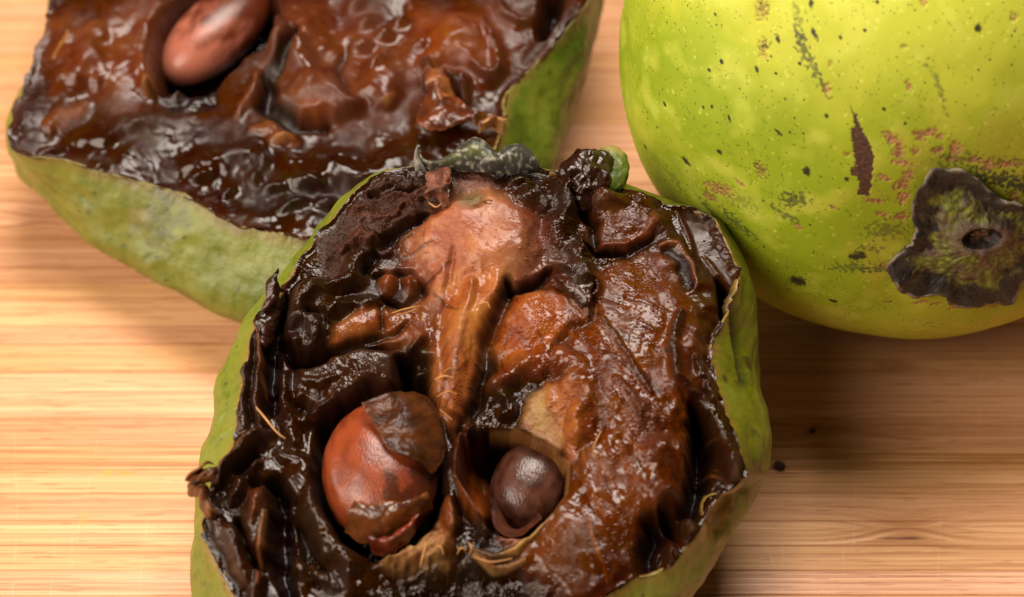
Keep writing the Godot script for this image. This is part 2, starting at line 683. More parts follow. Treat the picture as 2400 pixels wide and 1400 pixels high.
func board_picture(edges: Array) -> Array:
	var W := 1536
	var H := 1344
	var k := 64.0
	var ia := noise(31, 0.13, 3).get_image(11, H)
	var ib := noise(32, 0.035, 3).get_image(6, H)
	var ic := noise(33, 0.34, 2).get_image(17, H)
	for im in [ia, ib, ic]:
		im.resize(W, H, Image.INTERPOLATE_CUBIC)
	var A: PackedByteArray = ia.get_data()
	var B: PackedByteArray = ib.get_data()
	var D: PackedByteArray = ic.get_data()
	var out := PackedByteArray()
	out.resize(W * H * 3)
	var rough := PackedByteArray()
	rough.resize(W * H)
	var light := Color8(224, 172, 128)
	var dark := Color8(156, 100, 58)
	var knots := [[6.82, 2.25, 1.1, 0.16], [5.82, 0.06, 0.7, 0.1], [-9.0, -5.0, 0.8, 0.1], [9.6, -7.0, 0.8, 0.1]]
	var e := 0
	var tone := 0.0
	var dens := 1.0
	var warm := 0.0
	for j in H:
		var z := j / k - 14.0
		while e == 0 or edges[e] < z:
			e += 1
			tone = rng.randf_range(-0.2, 0.16)
			dens = rng.randf_range(0.5, 1.5)
			warm = rng.randf_range(-0.05, 0.05)
		var gap: float = minf(z - edges[e - 1], edges[e] - z)
		var seam := 0.16 * (1.0 - smoothstep(0.0, 0.04, gap))
		for i in W:
			var q := j * W + i
			var q2 := q
			var stain := 0.0
			for n in knots:
				var dz: float = (z - n[1]) / 0.35
				if absf(dz) < 1.6:
					var dx: float = (i / k - 12.0 - n[0]) / n[2]
					if absf(dx) < 2.0:
						var g := exp(-dx * dx * 1.4 - dz * dz)
						q2 = clampi(j + int(n[3] * k * g * (1.0 if dz > 0.0 else -1.0) * 1.6), 0, H - 1) * W + i
						stain += 0.45 * g * g * n[3] * 6.0 * (0.4 + D[q2] / 255.0)
			var a := A[q2] / 255.0 - 0.5
			var b := B[q2] / 255.0 - 0.5
			var d := D[q2] / 255.0 - 0.5
			var v := 0.78 + tone * 0.6 + b * 0.3 + dens * (minf(a, 0.1) * 0.9 + d * 0.8) - seam - stain
			v = clampf(v, 0.0, 1.15)
			out[q * 3] = clampi(int((dark.r + (light.r - dark.r) * v) * 255.0), 0, 255)
			out[q * 3 + 1] = clampi(int((dark.g + (light.g - dark.g) * v + warm * 0.12) * 255.0), 0, 255)
			out[q * 3 + 2] = clampi(int((dark.b + (light.b - dark.b) * v - warm * 0.3) * 255.0), 0, 255)
			rough[q] = clampi(int(160 - a * 70.0 - d * 60.0), 0, 255)
	# fibre bundles: short dark dashes along the strips
	for n in 5200:
		var x := rng.randi_range(0, W - 60)
		var z := rng.randi_range(0, H - 1)
		var f := rng.randf_range(0.15, 0.55)
		var l := rng.randi_range(10, 56)
		for t in l:
			var q := (z * W + x + t) * 3
			var ff := f * sin(PI * t / l)
			out[q] = int(lerpf(out[q], 128, ff))
			out[q + 1] = int(lerpf(out[q + 1], 72, ff))
			out[q + 2] = int(lerpf(out[q + 2], 38, ff))
	# knife marks: pale hairlines mostly across the strips, a few stains
	for n in 12:
		var x := rng.randf_range(-11.0, 11.0)
		var z := rng.randf_range(-12.0, 5.5)
		var l := rng.randf_range(0.3, 2.4)
		var lean := rng.randf_range(-0.22, 0.22)
		scratch(out, W, H, k, x, z, x + l * lean, z + l, rng.randf_range(0.06, 0.2), 1.0)
	for p in [[-8.66, 1.74, -8.50, 3.69], [-7.62, 2.29, -7.62, 3.00], [-7.41, 0.35, -7.58, 3.08], [-6.35, 2.06, -6.37, 3.69], [-7.94, 2.20, -7.85, 3.69], [6.32, -1.31, 5.86, 3.08], [7.48, 1.92, 7.22, 3.69], [4.70, 2.37, 4.57, 3.69], [8.60, -1.41, 8.38, 0.06], [-8.94, 0.16, -8.66, 1.74], [5.67, 3.52, 5.72, 2.55]]:
		scratch(out, W, H, k, p[0], p[1], p[2], p[3], 0.15, 1.0)
	for p in [[-7.16, 1.08, 0.16, 0.1, Color8(238, 165, 80), 0.7], [-6.85, 1.08, 0.14, 0.09, Color8(236, 160, 76), 0.7], [-7.47, 2.06, 0.12, 0.22, Color8(226, 160, 90), 0.5], [5.45, 0.06, 0.16, 0.1, Color8(110, 62, 34), 0.5], [5.35, 0.16, 0.07, 0.1, Color8(90, 48, 26), 0.6], [6.80, 2.48, 0.5, 0.045, Color8(96, 56, 36), 0.75], [6.95, -1.31, 0.5, 0.2, Color8(130, 80, 48), 0.35]]:
		var ns := noise(61, 0.05, 3)
		for j in range(int((p[1] + 14 - p[3]) * k), int((p[1] + 14 + p[3]) * k)):
			for i in range(int((p[0] + 12 - p[2]) * k), int((p[0] + 12 + p[2]) * k)):
				var dx: float = (i / k - 12 - p[0]) / p[2]
				var dz: float = (j / k - 14 - p[1]) / p[3]
				var f: float = clampf(1.0 - dx * dx - dz * dz + 0.5 * ns.get_noise_2d(i, j * 3), 0, 1) * p[5]
				var cc: Color = p[4]
				for ch in 3:
					var q := (j * W + i) * 3 + ch
					if q >= 0 and q < out.size():
						out[q] = int(lerpf(out[q], cc[ch] * 255.0, f))
	return [Image.create_from_data(W, H, false, Image.FORMAT_RGB8, out), Image.create_from_data(W, H, false, Image.FORMAT_L8, rough)]


func scratch(out: PackedByteArray, W: int, H: int, k: float, xa: float, za: float, xb: float, zb: float, f: float, wide: float) -> void:
	var n := int(Vector2(xb - xa, zb - za).length() * k) + 1
	for t in n:
		var x := (lerpf(xa, xb, float(t) / n) + 12.0) * k + sin(t * 0.07 + xa * 9.0) * 0.5
		var z := (lerpf(za, zb, float(t) / n) + 14.0) * k
		var ff := f * (0.55 + 0.45 * sin(t * 0.11 + xa * 5.0))
		for o in (3 if wide > 1.2 else 2):
			var q := (clampi(int(z), 0, H - 1) * W + clampi(int(x) + o, 0, W - 1)) * 3
			out[q] = int(lerpf(out[q], 250, ff))
			out[q + 1] = int(lerpf(out[q + 1], 214, ff))
			out[q + 2] = int(lerpf(out[q + 2], 172, ff))


func crumbs() -> void:
	var ns := noise(81, 1.0, 3)
	var at := [[4.73, 0.96, 0.09], [5.39, 0.17, 0.045]]
	var labels := ["dark brown crumb of fruit on the board right of the front half", "tiny brown crumb on the board between the front half and the whole fruit"]
	for i in at.size():
		var r: float = at[i][2]
		var o := part("crumb", ellipsoid(Vector3(0, r * 0.45, 0), Vector3(r * 1.2, r * 0.6, r), 0, 18, 12, func(_d): return s(64, 32, 16), func(d): return 1.0 + 0.5 * ns.get_noise_3dv(d * 2.0)), M.dry, self)
		o.position = Vector3(at[i][0], 0, at[i][1]) * CM
		tag(o, labels[i], "crumb", "crumbs on the board")


# ---------------------------------------------------------------- the whole fruit
const RE := 5.2
const RP := 4.6


func whole_point(ph: float, th: float, ns: FastNoiseLite) -> Vector3:
	var d := Vector3(sin(ph) * cos(th), sin(ph) * sin(th), cos(ph))
	var k := 1.0 + 0.012 * cos(4.0 * th + 0.6) * sin(ph) * sin(ph) + 0.018 * ns.get_noise_3dv(d * 1.2) + 0.0012 * ns.get_noise_3dv(d * 5.0)
	var p := Vector3(d.x * RE, d.y * RE, d.z * RP) * k
	p.z -= 0.22 * exp(-ph * ph / 0.12)
	return p


func whole_fruit() -> void:
	var root := thing("whole_fruit", Vector3(0.07110, 0, -0.04004) + Vector3(0, 0.0007, 0), "whole uncut lime green fruit with black specks, scars and a dark calyx facing forward", "fruit")
	var xf := Transform3D(Vector3(0.99626, 0.00000, -0.08641), Vector3(-0.00526, 0.99814, -0.06065), Vector3(0.08625, 0.06088, 0.99441), Vector3(0, 0.05198, 0))
	var ns := noise(41, 1.0, 3)
	var v := PackedVector3Array()
	var c := PackedColorArray()
	var uv := PackedVector2Array()
	var nu := 240
	var nv := 160
	for j in nv:
		var ph := PI * j / (nv - 1)
		for i in nu:
			var th := TAU * i / nu
			v.append(whole_point(ph, th, ns))
			c.append(Color.WHITE)
			uv.append(Vector2(0.5, 0.5) + 0.5 * sin(ph / 2.0) * Vector2(cos(th), sin(th)))
	var pic := fruit_picture()
	var m := StandardMaterial3D.new()
	m.albedo_texture = ImageTexture.create_from_image(pic[0])
	m.roughness = 0.6
	m.metallic_specular = 0.34
	m.heightmap_enabled = true
	m.heightmap_texture = ImageTexture.create_from_image(pic[1])
	m.heightmap_scale = 0.09
	part("skin", shell(v, c, lattice(nu, nv, true, false), uv), m, root, xf)
	# calyx: a dark lobed collar, lifted at its edge, with a mound and the scar of the stalk
	var rad := [0.242, 0.226, 0.216, 0.210, 0.208, 0.199, 0.188, 0.181, 0.177, 0.176, 0.180, 0.194, 0.220, 0.264, 0.302, 0.319, 0.340, 0.316, 0.292, 0.275, 0.249, 0.223, 0.203, 0.200, 0.200, 0.212, 0.235, 0.290, 0.288, 0.291, 0.301, 0.308, 0.308, 0.251, 0.250, 0.311, 0.329, 0.337, 0.353, 0.387, 0.344, 0.321, 0.316, 0.318, 0.295, 0.275, 0.262, 0.254]
	var n2 := noise(43, 1.4, 3)
	var n3 := noise(44, 7.0, 3)
	v = PackedVector3Array()
	c = PackedColorArray()
	nu = 192
	nv = 50
	for j in nv + 3:
		for i in nu:
			var th := TAU * i / nu
			var a := th / TAU * 48.0
			var ia := int(a) % 48
			var R: float = lerpf(rad[ia], rad[(ia + 1) % 48], a - int(a)) * (1.0 + 0.03 * n3.get_noise_2d(cos(th) * 0.9, sin(th) * 0.9))
			var q := pow(minf(float(j) / (nv - 1), 1.0), 1.3)
			var lift := 0.07 + 0.2 * exp(-pow(q * R / 0.13, 2.0)) + 0.08 * smoothstep(0.72, 1.0, q) * (1.0 + 2.0 * n2.get_noise_2d(cos(th) * 1.6, sin(th) * 1.6)) - 0.05 * exp(-pow((q - 0.66) / 0.12, 2.0))
			if j >= nv:
				q = [1.0, 0.9, 0.7][j - nv]
				lift = lift - [0.05, 0.08, 0.2][j - nv]
			var ph := maxf(R * q, 0.0005)
			var p := whole_point(ph, th, ns)
			var out := Vector3(p.x / RE, p.y / RE, p.z / RP * 1.1).normalized()
			var loc := Vector2(ph * cos(th), ph * sin(th)) * 4.9 - Vector2(0.03, 0.14)
			var sd := Vector2(loc.x / 0.29, loc.y / 0.18).length()
			lift += -0.2 * (1.0 - smoothstep(0.55, 1.05, sd)) + 0.06 * exp(-pow((sd - 1.35) / 0.35, 2.0))
			var f3 := n3.get_noise_2d(p.x, p.y)
			lift += 0.05 * f3 * smoothstep(1.0, 1.6, sd) * (1.0 - 0.5 * q) + 0.04 * n2.get_noise_2d(p.x * 2.0, p.y * 2.0)
			v.append(p + out * lift)
			var f1 := n2.get_noise_2d(p.x * 1.5 + 9.0, p.y * 1.5)
			var grey := s(50, 45, 41).lerp(s(24, 21, 19), clampf(0.5 + f1 * 1.2 + 0.4 * f3, 0, 1))
			var moss := s(122, 128, 42).lerp(s(72, 78, 34), clampf(0.5 + f3 * 1.6, 0, 1)).lerp(s(96, 78, 66), clampf(0.35 + 1.6 * f1, 0, 0.9))
			var col := moss.lerp(grey, smoothstep(0.6, 0.74, q + 0.22 * f1 + 0.1 * f3))
			col = col.lerp(s(98, 78, 72), (1.0 - smoothstep(1.2, 2.2, sd)) * 0.8)
			if sd < 1.05:
				col = s(24, 14, 10).lerp(s(120, 84, 58), smoothstep(0.0, 0.25, f3 + 0.2) * (1.0 - smoothstep(0.5, 0.9, sd)))
			if q > 0.97 and j <= nv:
				col = col.lerp(s(150, 136, 116), clampf(0.35 + f1 * 2.0, 0, 0.7))
			c.append(col)
	part("calyx", shell(v, c, lattice(nu, nv + 3, true, false)), M.dry, root, xf)
	var plug := whole_point(0.0005, 0.0, ns) + Vector3(0.03, 0.14, 0.05)
	part("stem_scar", ellipsoid(plug, Vector3(0.2, 0.11, 0.09), -10, 40, 28, func(d): return s(128, 92, 62).lerp(s(58, 38, 26), clampf(0.45 + 1.5 * n2.get_noise_3dv(d * 1.6), 0, 1)), func(d): return 1.0 + 0.45 * n2.get_noise_3dv(d * 1.1)), M.dry, root, xf)


func fruit_picture() -> Array:
	var S := 512
	var a := noise(51, 0.006, 3)
	var b := noise(52, 0.03, 3)
	var im := Image.create(S, S, false, Image.FORMAT_RGB8)
	for j in S:
		for i in S:
			var f := a.get_noise_2d(i, j)
			var g := b.get_noise_2d(i, j)
			var r := Vector2(i - S / 2.0, j - S / 2.0).length() / S
			var col := Color8(172, 177, 52).lerp(Color8(136, 155, 27), clampf(0.4 + f * 1.8 + g * 0.9, 0, 1))
			col = col.lerp(Color8(196, 198, 84), clampf(g * 1.2, 0, 0.6))
			col = col.lerp(Color8(146, 132, 30), clampf((0.105 - r) * 12.0 + g * 0.8, 0, 0.4))
			im.set_pixel(i, j, col)
	im.resize(2048, 2048, Image.INTERPOLATE_CUBIC)
	var hm := noise(53, 0.05, 3).get_image(1024, 1024)
	var d := im.get_data()
	var hraw := hm.get_data()
	var h := PackedByteArray()
	h.resize(1024 * 1024)
	for k in h.size():
		h[k] = 118 + (hraw[k] >> 5)
	var ns := noise(54, 0.09, 3)
	var black := Color8(34, 32, 26)
	var cork := Color8(170, 126, 84)
	# fine specks and pale pores all over
	for n in 10500:
		var ph := acos(1.0 - rng.randf() * 1.55)
		var th := rng.randf() * TAU
		var u := Vector2(0.5, 0.5) + 0.5 * sin(ph / 2.0) * Vector2(cos(th), sin(th))
		var t := rng.randf()
		if t < 0.6:
			mark(d, h, ns, u, rng.randf_range(0.8, 1.5), rng.randf_range(0.8, 2.2), rng.randf() * 180, black, rng.randf_range(0.3, 0.8), 0.2, -6)
		elif t < 0.67:
			mark(d, h, ns, u, rng.randf_range(1.2, 2.2), rng.randf_range(1.4, 3.0), rng.randf() * 180, black, 0.85, 0.4, -10)
		else:
			mark(d, h, ns, u, rng.randf_range(2.0, 5.0), rng.randf_range(2.0, 5.0), 0, Color8(216, 216, 110), rng.randf_range(0.15, 0.4), 0.3, 2)
	# named spots: x, y (texture), half sizes in texels, turn, colour, strength, raggedness, relief
	for q in [[0.2679, 0.6561, 3.5, 3.5, 0], [0.2800, 0.6211, 4, 6, 20], [0.2693, 0.6088, 3.5, 4, 0], [0.2765, 0.5796, 3.5, 4, 0], [0.2795, 0.6216, 4, 5, 0], [0.2682, 0.5744, 3, 3, 0], [0.2870, 0.5409, 6, 7, 30], [0.3806, 0.6687, 4, 4, 0], [0.3593, 0.6672, 5, 12, 35], [0.3286, 0.6561, 4, 9, 25], [0.3542, 0.6899, 5, 9, 15], [0.3129, 0.6272, 4, 8, 35], [0.3302, 0.6292, 3, 3, 0], [0.3491, 0.6418, 4, 4, 0], [0.3735, 0.6056, 4, 5, 30], [0.2940, 0.5767, 3, 8, 30], [0.3370, 0.5808, 3, 10, 60], [0.3620, 0.5540, 8, 11, 20], [0.3940, 0.5547, 5, 5, 0], [0.4094, 0.6985, 4, 4, 0], [0.4891, 0.6812, 6, 9, 10], [0.4002, 0.6762, 4, 4, 0], [0.4182, 0.6182, 4, 4, 40], [0.2539, 0.5064, 8, 10, 60], [0.2034, 0.4719, 4, 10, 10], [0.2261, 0.5500, 4, 7, 45], [0.3970, 0.4048, 9, 7, 0], [0.3654, 0.4230, 20, 18, 40], [0.4095, 0.4747, 18, 12, 20], [0.3335, 0.4558, 3, 3, 0], [0.4345, 0.6079, 3, 4, 0]]:
		mark(d, h, ns, Vector2(q[0], q[1]), q[2], q[3], q[4], black, 0.85, 0.55, -14)
	# grey rubbed smudges
	for q in [[0.3547, 0.5240, 26, 15, 30, 0.6], [0.3465, 0.5066, 30, 8, -20, 0.55], [0.3075, 0.4699, 40, 14, -25, 0.6], [0.2807, 0.4649, 38, 10, -30, 0.5], [0.3505, 0.6548, 10, 26, 25, 0.6], [0.3454, 0.6636, 7, 26, 22, 0.5], [0.3605, 0.6420, 8, 30, 25, 0.5], [0.3683, 0.6303, 6, 20, 30, 0.5], [0.3450, 0.6766, 5, 40, 20, 0.35], [0.4592, 0.6373, 5, 40, 20, 0.4], [0.4489, 0.6547, 10, 6, 0, 0.35], [0.3116, 0.5001, 30, 20, 0, 0.25], [0.2425, 0.4690, 30, 14, -40, 0.3], [0.4076, 0.4601, 40, 14, 10, 0.5], [0.4276, 0.4626, 30, 10, 10, 0.6], [0.4752, 0.5779, 30, 14, 0, 0.45], [0.5132, 0.5570, 60, 16, -15, 0.8], [0.5276, 0.5473, 50, 12, -20, 0.9], [0.4295, 0.5063, 34, 20, 0, 0.45], [0.4185, 0.4848, 20, 8, 0, 0.5], [0.5153, 0.5718, 40, 10, -10, 0.5]]:
		mark(d, h, ns, Vector2(q[0], q[1]), q[2], q[3], q[4], Color8(66, 70, 44), q[5], 1.6, -6)
	# the long brown scar with its knob
	mark_poly(d, h, ns, [0.3919, 0.6168, 0.3978, 0.6086, 0.4031, 0.5979, 0.4096, 0.5883, 0.4137, 0.5728, 0.4128, 0.5583, 0.4126, 0.5416, 0.4034, 0.5406, 0.4037, 0.5535, 0.4007, 0.5669, 0.3971, 0.5800, 0.3942, 0.5921, 0.3961, 0.6031], Color8(74, 48, 42), 0.95, 34)
	mark_poly(d, h, ns, [0.3955, 0.5658, 0.4000, 0.5675, 0.4047, 0.5661, 0.4045, 0.5607, 0.3994, 0.5581, 0.3965, 0.5614], Color8(78, 50, 42), 0.9, 30)
	# corky buff scabs
	for q in [[0.2892, 0.4993, 40, 17, 25, 0.75], [0.2799, 0.4822, 18, 12, 20, 0.7], [0.3084, 0.5191, 13, 5, -10, 0.8], [0.3249, 0.5418, 15, 17, 0, 0.4], [0.3119, 0.6751, 13, 22, 0, 0.45], [0.3171, 0.6453, 11, 20, 0, 0.4], [0.3727, 0.6268, 6, 11, 0, 0.7], [0.3740, 0.6471, 4, 7, 0, 0.5], [0.4363, 0.6380, 6, 11, 30, 0.75], [0.4311, 0.6664, 6, 6, 0, 0.4], [0.4464, 0.7007, 6, 9, 10, 0.6], [0.5189, 0.6877, 7, 9, 0, 0.5], [0.3923, 0.5772, 6, 5, 0, 0.6], [0.4249, 0.5949, 20, 10, -30, 0.95], [0.4311, 0.5831, 11, 19, 0, 0.95], [0.4350, 0.5743, 22, 8, -10, 0.95], [0.4407, 0.5636, 11, 13, 0, 0.95], [0.4222, 0.5597, 14, 7, -20, 0.9], [0.4360, 0.5536, 16, 13, 30, 0.95], [0.4393, 0.5412, 11, 18, 0, 0.9], [0.4169, 0.5366, 19, 7, -10, 0.95], [0.4247, 0.5226, 15, 6, -15, 0.9], [0.4386, 0.5210, 17, 9, 10, 0.95], [0.4464, 0.5984, 14, 10, -40, 0.95], [0.4543, 0.6015, 15, 9, 20, 0.95], [0.4626, 0.5973, 8, 7, 0, 0.9], [0.4611, 0.5860, 11, 8, 30, 0.9], [0.4440, 0.5849, 7, 9, 0, 0.9], [0.4746, 0.5868, 11, 22, 15, 0.95], [0.4720, 0.5779, 14, 6, -20, 0.9], [0.4901, 0.5764, 17, 8, 0, 0.9], [0.5013, 0.5713, 13, 11, 0, 0.95], [0.5171, 0.5698, 25, 8, 0, 0.9], [0.3603, 0.4973, 13, 5, -15, 0.9], [0.3864, 0.5255, 11, 3, -20, 0.8], [0.4322, 0.4663, 11, 6, -40, 0.8], [0.4675, 0.4181, 16, 6, 25, 0.85], [0.4970, 0.4091, 18, 5, 25, 0.8], [0.5320, 0.4050, 16, 7, 0, 0.8], [0.4800, 0.4160, 12, 5, 20, 0.6], [0.4403, 0.4157, 8, 4, 0, 0.5], [0.5255, 0.5356, 14, 20, 0, 0.7]]:
		mark(d, h, ns, Vector2(q[0], q[1]), q[2], q[3], q[4], cork.lerp(Color8(124, 84, 56), rng.randf() * 0.6), q[5], 0.75, 46)
	# scribbles inside the round scars
	for q in [[0.3249, 0.5418, 15], [0.3119, 0.6751, 14], [0.3170, 0.6466, 11], [0.2893, 0.4978, 34], [0.3547, 0.5240, 24]]:
		for n in 26:
			var o: float = q[2]
			mark(d, h, ns, Vector2(q[0] + rng.randfn(0, 0.5) * o / 2048.0, q[1] + rng.randfn(0, 0.5) * o / 2048.0), rng.randf_range(0.8, 1.6), rng.randf_range(2.0, 5.0), rng.randf() * 180, Color8(70, 66, 30), 0.6, 0.4, -8)
	# fine broken scratches
	for n in 420:
		var ph := acos(1.0 - rng.randf() * 1.4)
		var th := rng.randf() * TAU
		var u := Vector2(0.5, 0.5) + 0.5 * sin(ph / 2.0) * Vector2(cos(th), sin(th))
		var turn := rng.randf() * 180
		for k in rng.randi_range(2, 6):
			mark(d, h, ns, u + Vector2(cos(deg_to_rad(turn)), sin(deg_to_rad(turn))) * k * 7.0 / 2048.0 + Vector2(rng.randfn(), rng.randfn()) * 2.0 / 2048.0, rng.randf_range(2.0, 5.0), rng.randf_range(0.6, 1.2), turn, Color8(60, 66, 30), rng.randf_range(0.3, 0.65), 0.6, -6)
	return [Image.create_from_data(2048, 2048, false, Image.FORMAT_RGB8, d), Image.create_from_data(1024, 1024, false, Image.FORMAT_L8, h)]


func mark(d: PackedByteArray, h: PackedByteArray, ns: FastNoiseLite, u: Vector2, rx: float, ry: float, rot: float, col: Color, f: float, rag: float, relief: int) -> void:
	var ca := cos(deg_to_rad(rot))
	var sa := sin(deg_to_rad(rot))
	var R := int(maxf(rx, ry) * (1.0 + 0.5 * rag)) + 2
	var cx := u.x * 2048.0
	var cy := u.y * 2048.0
	for j in range(int(cy) - R, int(cy) + R + 1):
		for i in range(int(cx) - R, int(cx) + R + 1):
			if i < 0 or j < 0 or i > 2047 or j > 2047:
				continue
			var a := ((i - cx) * ca + (j - cy) * sa) / rx
			var b := ((j - cy) * ca - (i - cx) * sa) / ry
			var e := 1.0 - sqrt(a * a + b * b) + rag * 0.9 * ns.get_noise_2d(i, j)
			if e > 0.0:
				var g := minf(e * 2.0, 1.0)
				var k := g * f
				var q := (j * 2048 + i) * 3
				var sh := 1.0 + 0.35 * ns.get_noise_2d(i * 1.7, j * 1.7 + 500.0)
				d[q] = int(clampf(lerpf(d[q], col.r * 255.0 * sh, k), 0, 255))
				d[q + 1] = int(clampf(lerpf(d[q + 1], col.g * 255.0 * sh, k), 0, 255))
				d[q + 2] = int(clampf(lerpf(d[q + 2], col.b * 255.0 * sh, k), 0, 255))
				if relief > 20 and g > 0.2:
					var q2 := (j >> 1) * 1024 + (i >> 1)
					h[q2] = clampi(122 + int(relief * g * (1.0 + 1.2 * ns.get_noise_2d(i * 1.3, j * 1.3))), 0, 255)


func mark_poly(d: PackedByteArray, h: PackedByteArray, ns: FastNoiseLite, p: Array, col: Color, f: float, relief: int) -> void:
	var poly := PackedVector2Array()
	var box := Rect2(p[0] * 2048.0, p[1] * 2048.0, 0, 0)
	for q in p.size() / 2:
		poly.append(Vector2(p[2 * q], p[2 * q + 1]) * 2048.0)
		box = box.expand(poly[-1])
	for j in range(int(box.position.y) - 2, int(box.end.y) + 3):
		for i in range(int(box.position.x) - 2, int(box.end.x) + 3):
			var w := Vector2(ns.get_noise_2d(i, j), ns.get_noise_2d(i, j + 300)) * 4.0
			if Geometry2D.is_point_in_polygon(Vector2(i, j) + w, poly):
				var q := (j * 2048 + i) * 3
				var sh := 1.0 + 0.5 * ns.get_noise_2d(i * 0.8, j * 3.0)
				for ch in 3:
					d[q + ch] = int(clampf(lerpf(d[q + ch], col[ch] * 255.0 * sh, f), 0, 255))
				h[(j >> 1) * 1024 + (i >> 1)] = clampi(122 + int(relief * (1.0 + 0.9 * ns.get_noise_2d(i * 0.8, j * 3.0))), 0, 255)


# ---------------------------------------------------------------- the halves
func flesh_material(p: Pad, sd: int, fine: float, sugar: Array) -> StandardMaterial3D:
	var m := mat(1.0, Color.WHITE, 0.4)
	m.roughness_texture = ImageTexture.create_from_image(p.picture(p.ro, 0.0, 1.0))
	m.roughness_texture_channel = BaseMaterial3D.TEXTURE_CHANNEL_RED
	m.texture_repeat = false
	# fine wet grain: strong where the flesh is crumpled, faint on smooth skins
	var size := 1536
	var img := Image.create(size, size, false, Image.FORMAT_RGBA8)
	img.fill(Color(0.4, 0.4, 0.4))
	var grain := noise(sd, 0.13, 3).get_image(size, size)
	grain.convert(Image.FORMAT_RGBA8)
	var mask := p.picture(p.am, -0.15, 4.2)
	mask.resize(size, size, Image.INTERPOLATE_BILINEAR)
	var raw := mask.get_data()
	var alpha := PackedByteArray()
	alpha.resize(size * size * 2)
	for k in size * size:
		alpha[2 * k] = 255
		alpha[2 * k + 1] = raw[k]
	var mk := Image.create_from_data(size, size, false, Image.FORMAT_LA8, alpha)
	mk.convert(Image.FORMAT_RGBA8)
	# blend by alpha: grain gets the mask as its alpha channel
	var gd := grain.get_data()
	for k in size * size:
		gd[4 * k + 3] = raw[k]
	grain = Image.create_from_data(size, size, false, Image.FORMAT_RGBA8, gd)
	img.blend_rect(grain, Rect2i(0, 0, size, size), Vector2i.ZERO)
	img.convert(Image.FORMAT_L8)
	var px := img.get_data()
	for q in sugar:
		var cx: float = (q.x - p.x0) / (p.nx * p.cs) * size
		var cy: float = (q.y - p.y0) / (p.ny * p.cs) * size
		var rr := rng.randf_range(1.6, 3.6)
		var hi := rng.randf_range(30.0, 110.0)
		var el := rng.randf_range(1.0, 2.2)
		for j in range(int(cy - 5), int(cy + 6)):
			for i in range(int(cx - 9), int(cx + 10)):
				if i < 0 or j < 0 or i >= size or j >= size:
					continue
				var d := Vector2((i - cx) / el, j - cy).length_squared() / (rr * rr)
				if d < 1.0:
					px[j * size + i] = mini(255, px[j * size + i] + int(hi * (1.0 - d)))
	img = Image.create_from_data(size, size, false, Image.FORMAT_L8, px)
	m.heightmap_enabled = true
	m.heightmap_texture = ImageTexture.create_from_image(img)
	m.heightmap_scale = fine
	return m


func skin_tint(sd: int, lip: Color, side: Callable, marks: Array) -> Callable:
	var n1 := noise(sd, 0.8, 3)
	var n2 := noise(sd + 3, 4.0, 3)
	var n3 := noise(sd + 5, 7.0, 2)
	return func(th: float, t: float, p: Vector3, j: int) -> Color:
		var f := n1.get_noise_3dv(p)
		var g := n2.get_noise_3dv(p)
		if j < 3:
			return lip.lerp(s(70, 42, 18), clampf(0.3 + g * 1.4, 0, 1))
		var col: Color = side.call(th)
		col = col.lerp(s(112, 118, 38), clampf(0.2 + f * 1.2, 0, 0.7)).lerp(s(72, 90, 18), clampf(g * 0.9 - f * 0.5, 0, 0.6))
		col = col.lerp(lip, 1.0 - smoothstep(0.0, 0.06, t + 0.03 * g))
		for q in marks:
			var d: float = (p - q[0]).length() / q[1] + g * 0.9
			if d < 1.0:
				col = col.lerp(q[2], (1.0 - d * d) * q[3])
		var sp := n3.get_noise_3dv(p * Vector3(1.6, 1.6, 1.1))
		if sp > 0.56:
			col = col.lerp(s(36, 34, 16), minf((sp - 0.56) * 9.0, 0.8))
		return col


func flat_tint(a: Color, b: Color, sd: int, fr := 2.0) -> Callable:
	var n := noise(sd, fr, 3)
	return func(_u: float, v: float, p: Vector3) -> Color:
		var edge := 1.0 - smoothstep(0.0, 0.05, minf(v, 1.0 - v))
		return a.lerp(b, clampf(0.5 + 1.5 * n.get_noise_3dv(p), 0, 1)).lerp(a * 1.6, edge * 0.7)


# fine strands in the soft flesh, fanning out from the core
func fibre_lines(p: Pad) -> void:
	var from := Vector2(0.544, 2.192)
	for n in 150:
		var a := deg_to_rad(rng.randf_range(-122.0, -18.0))
		var d := Vector2(cos(a), sin(a))
		var r0 := rng.randf_range(1.0, 4.6)
		var l := rng.randf_range(0.3, 1.5)
		var bend := d.orthogonal() * rng.randf_range(-0.12, 0.12)
		var q0 := from + d * r0
		var q1 := from + d * (r0 + l * 0.5) + bend
		var q2 := from + d * (r0 + l)
		var t := rng.randf()
		p.pen(s(134, 74, 30) if t < 0.35 else s(48, 23, 9), 0.16, 0.3, 0.05)
		p.line([q0.x, q0.y, q1.x, q1.y, q2.x, q2.y], rng.randf_range(0.03, 0.055), rng.randf_range(-0.01, 0.022), 0.4, 0.8)
	for n in 90:
		var x := rng.randf_range(-3.6, -0.4)
		var y := rng.randf_range(-3.6, 3.2)
		var a := deg_to_rad(rng.randf_range(200.0, 320.0))
		var l := rng.randf_range(0.2, 0.8)
		p.pen(s(92, 50, 24) if rng.randf() < 0.35 else s(30, 15, 8), 0.14, 0.5, 0.06)
		p.line([x, y, x + cos(a) * l * 0.5 + rng.randfn() * 0.04, y + sin(a) * l * 0.5, x + cos(a) * l, y + sin(a) * l], rng.randf_range(0.03, 0.05), rng.randf_range(0.0, 0.035), 0.5, 0.8)


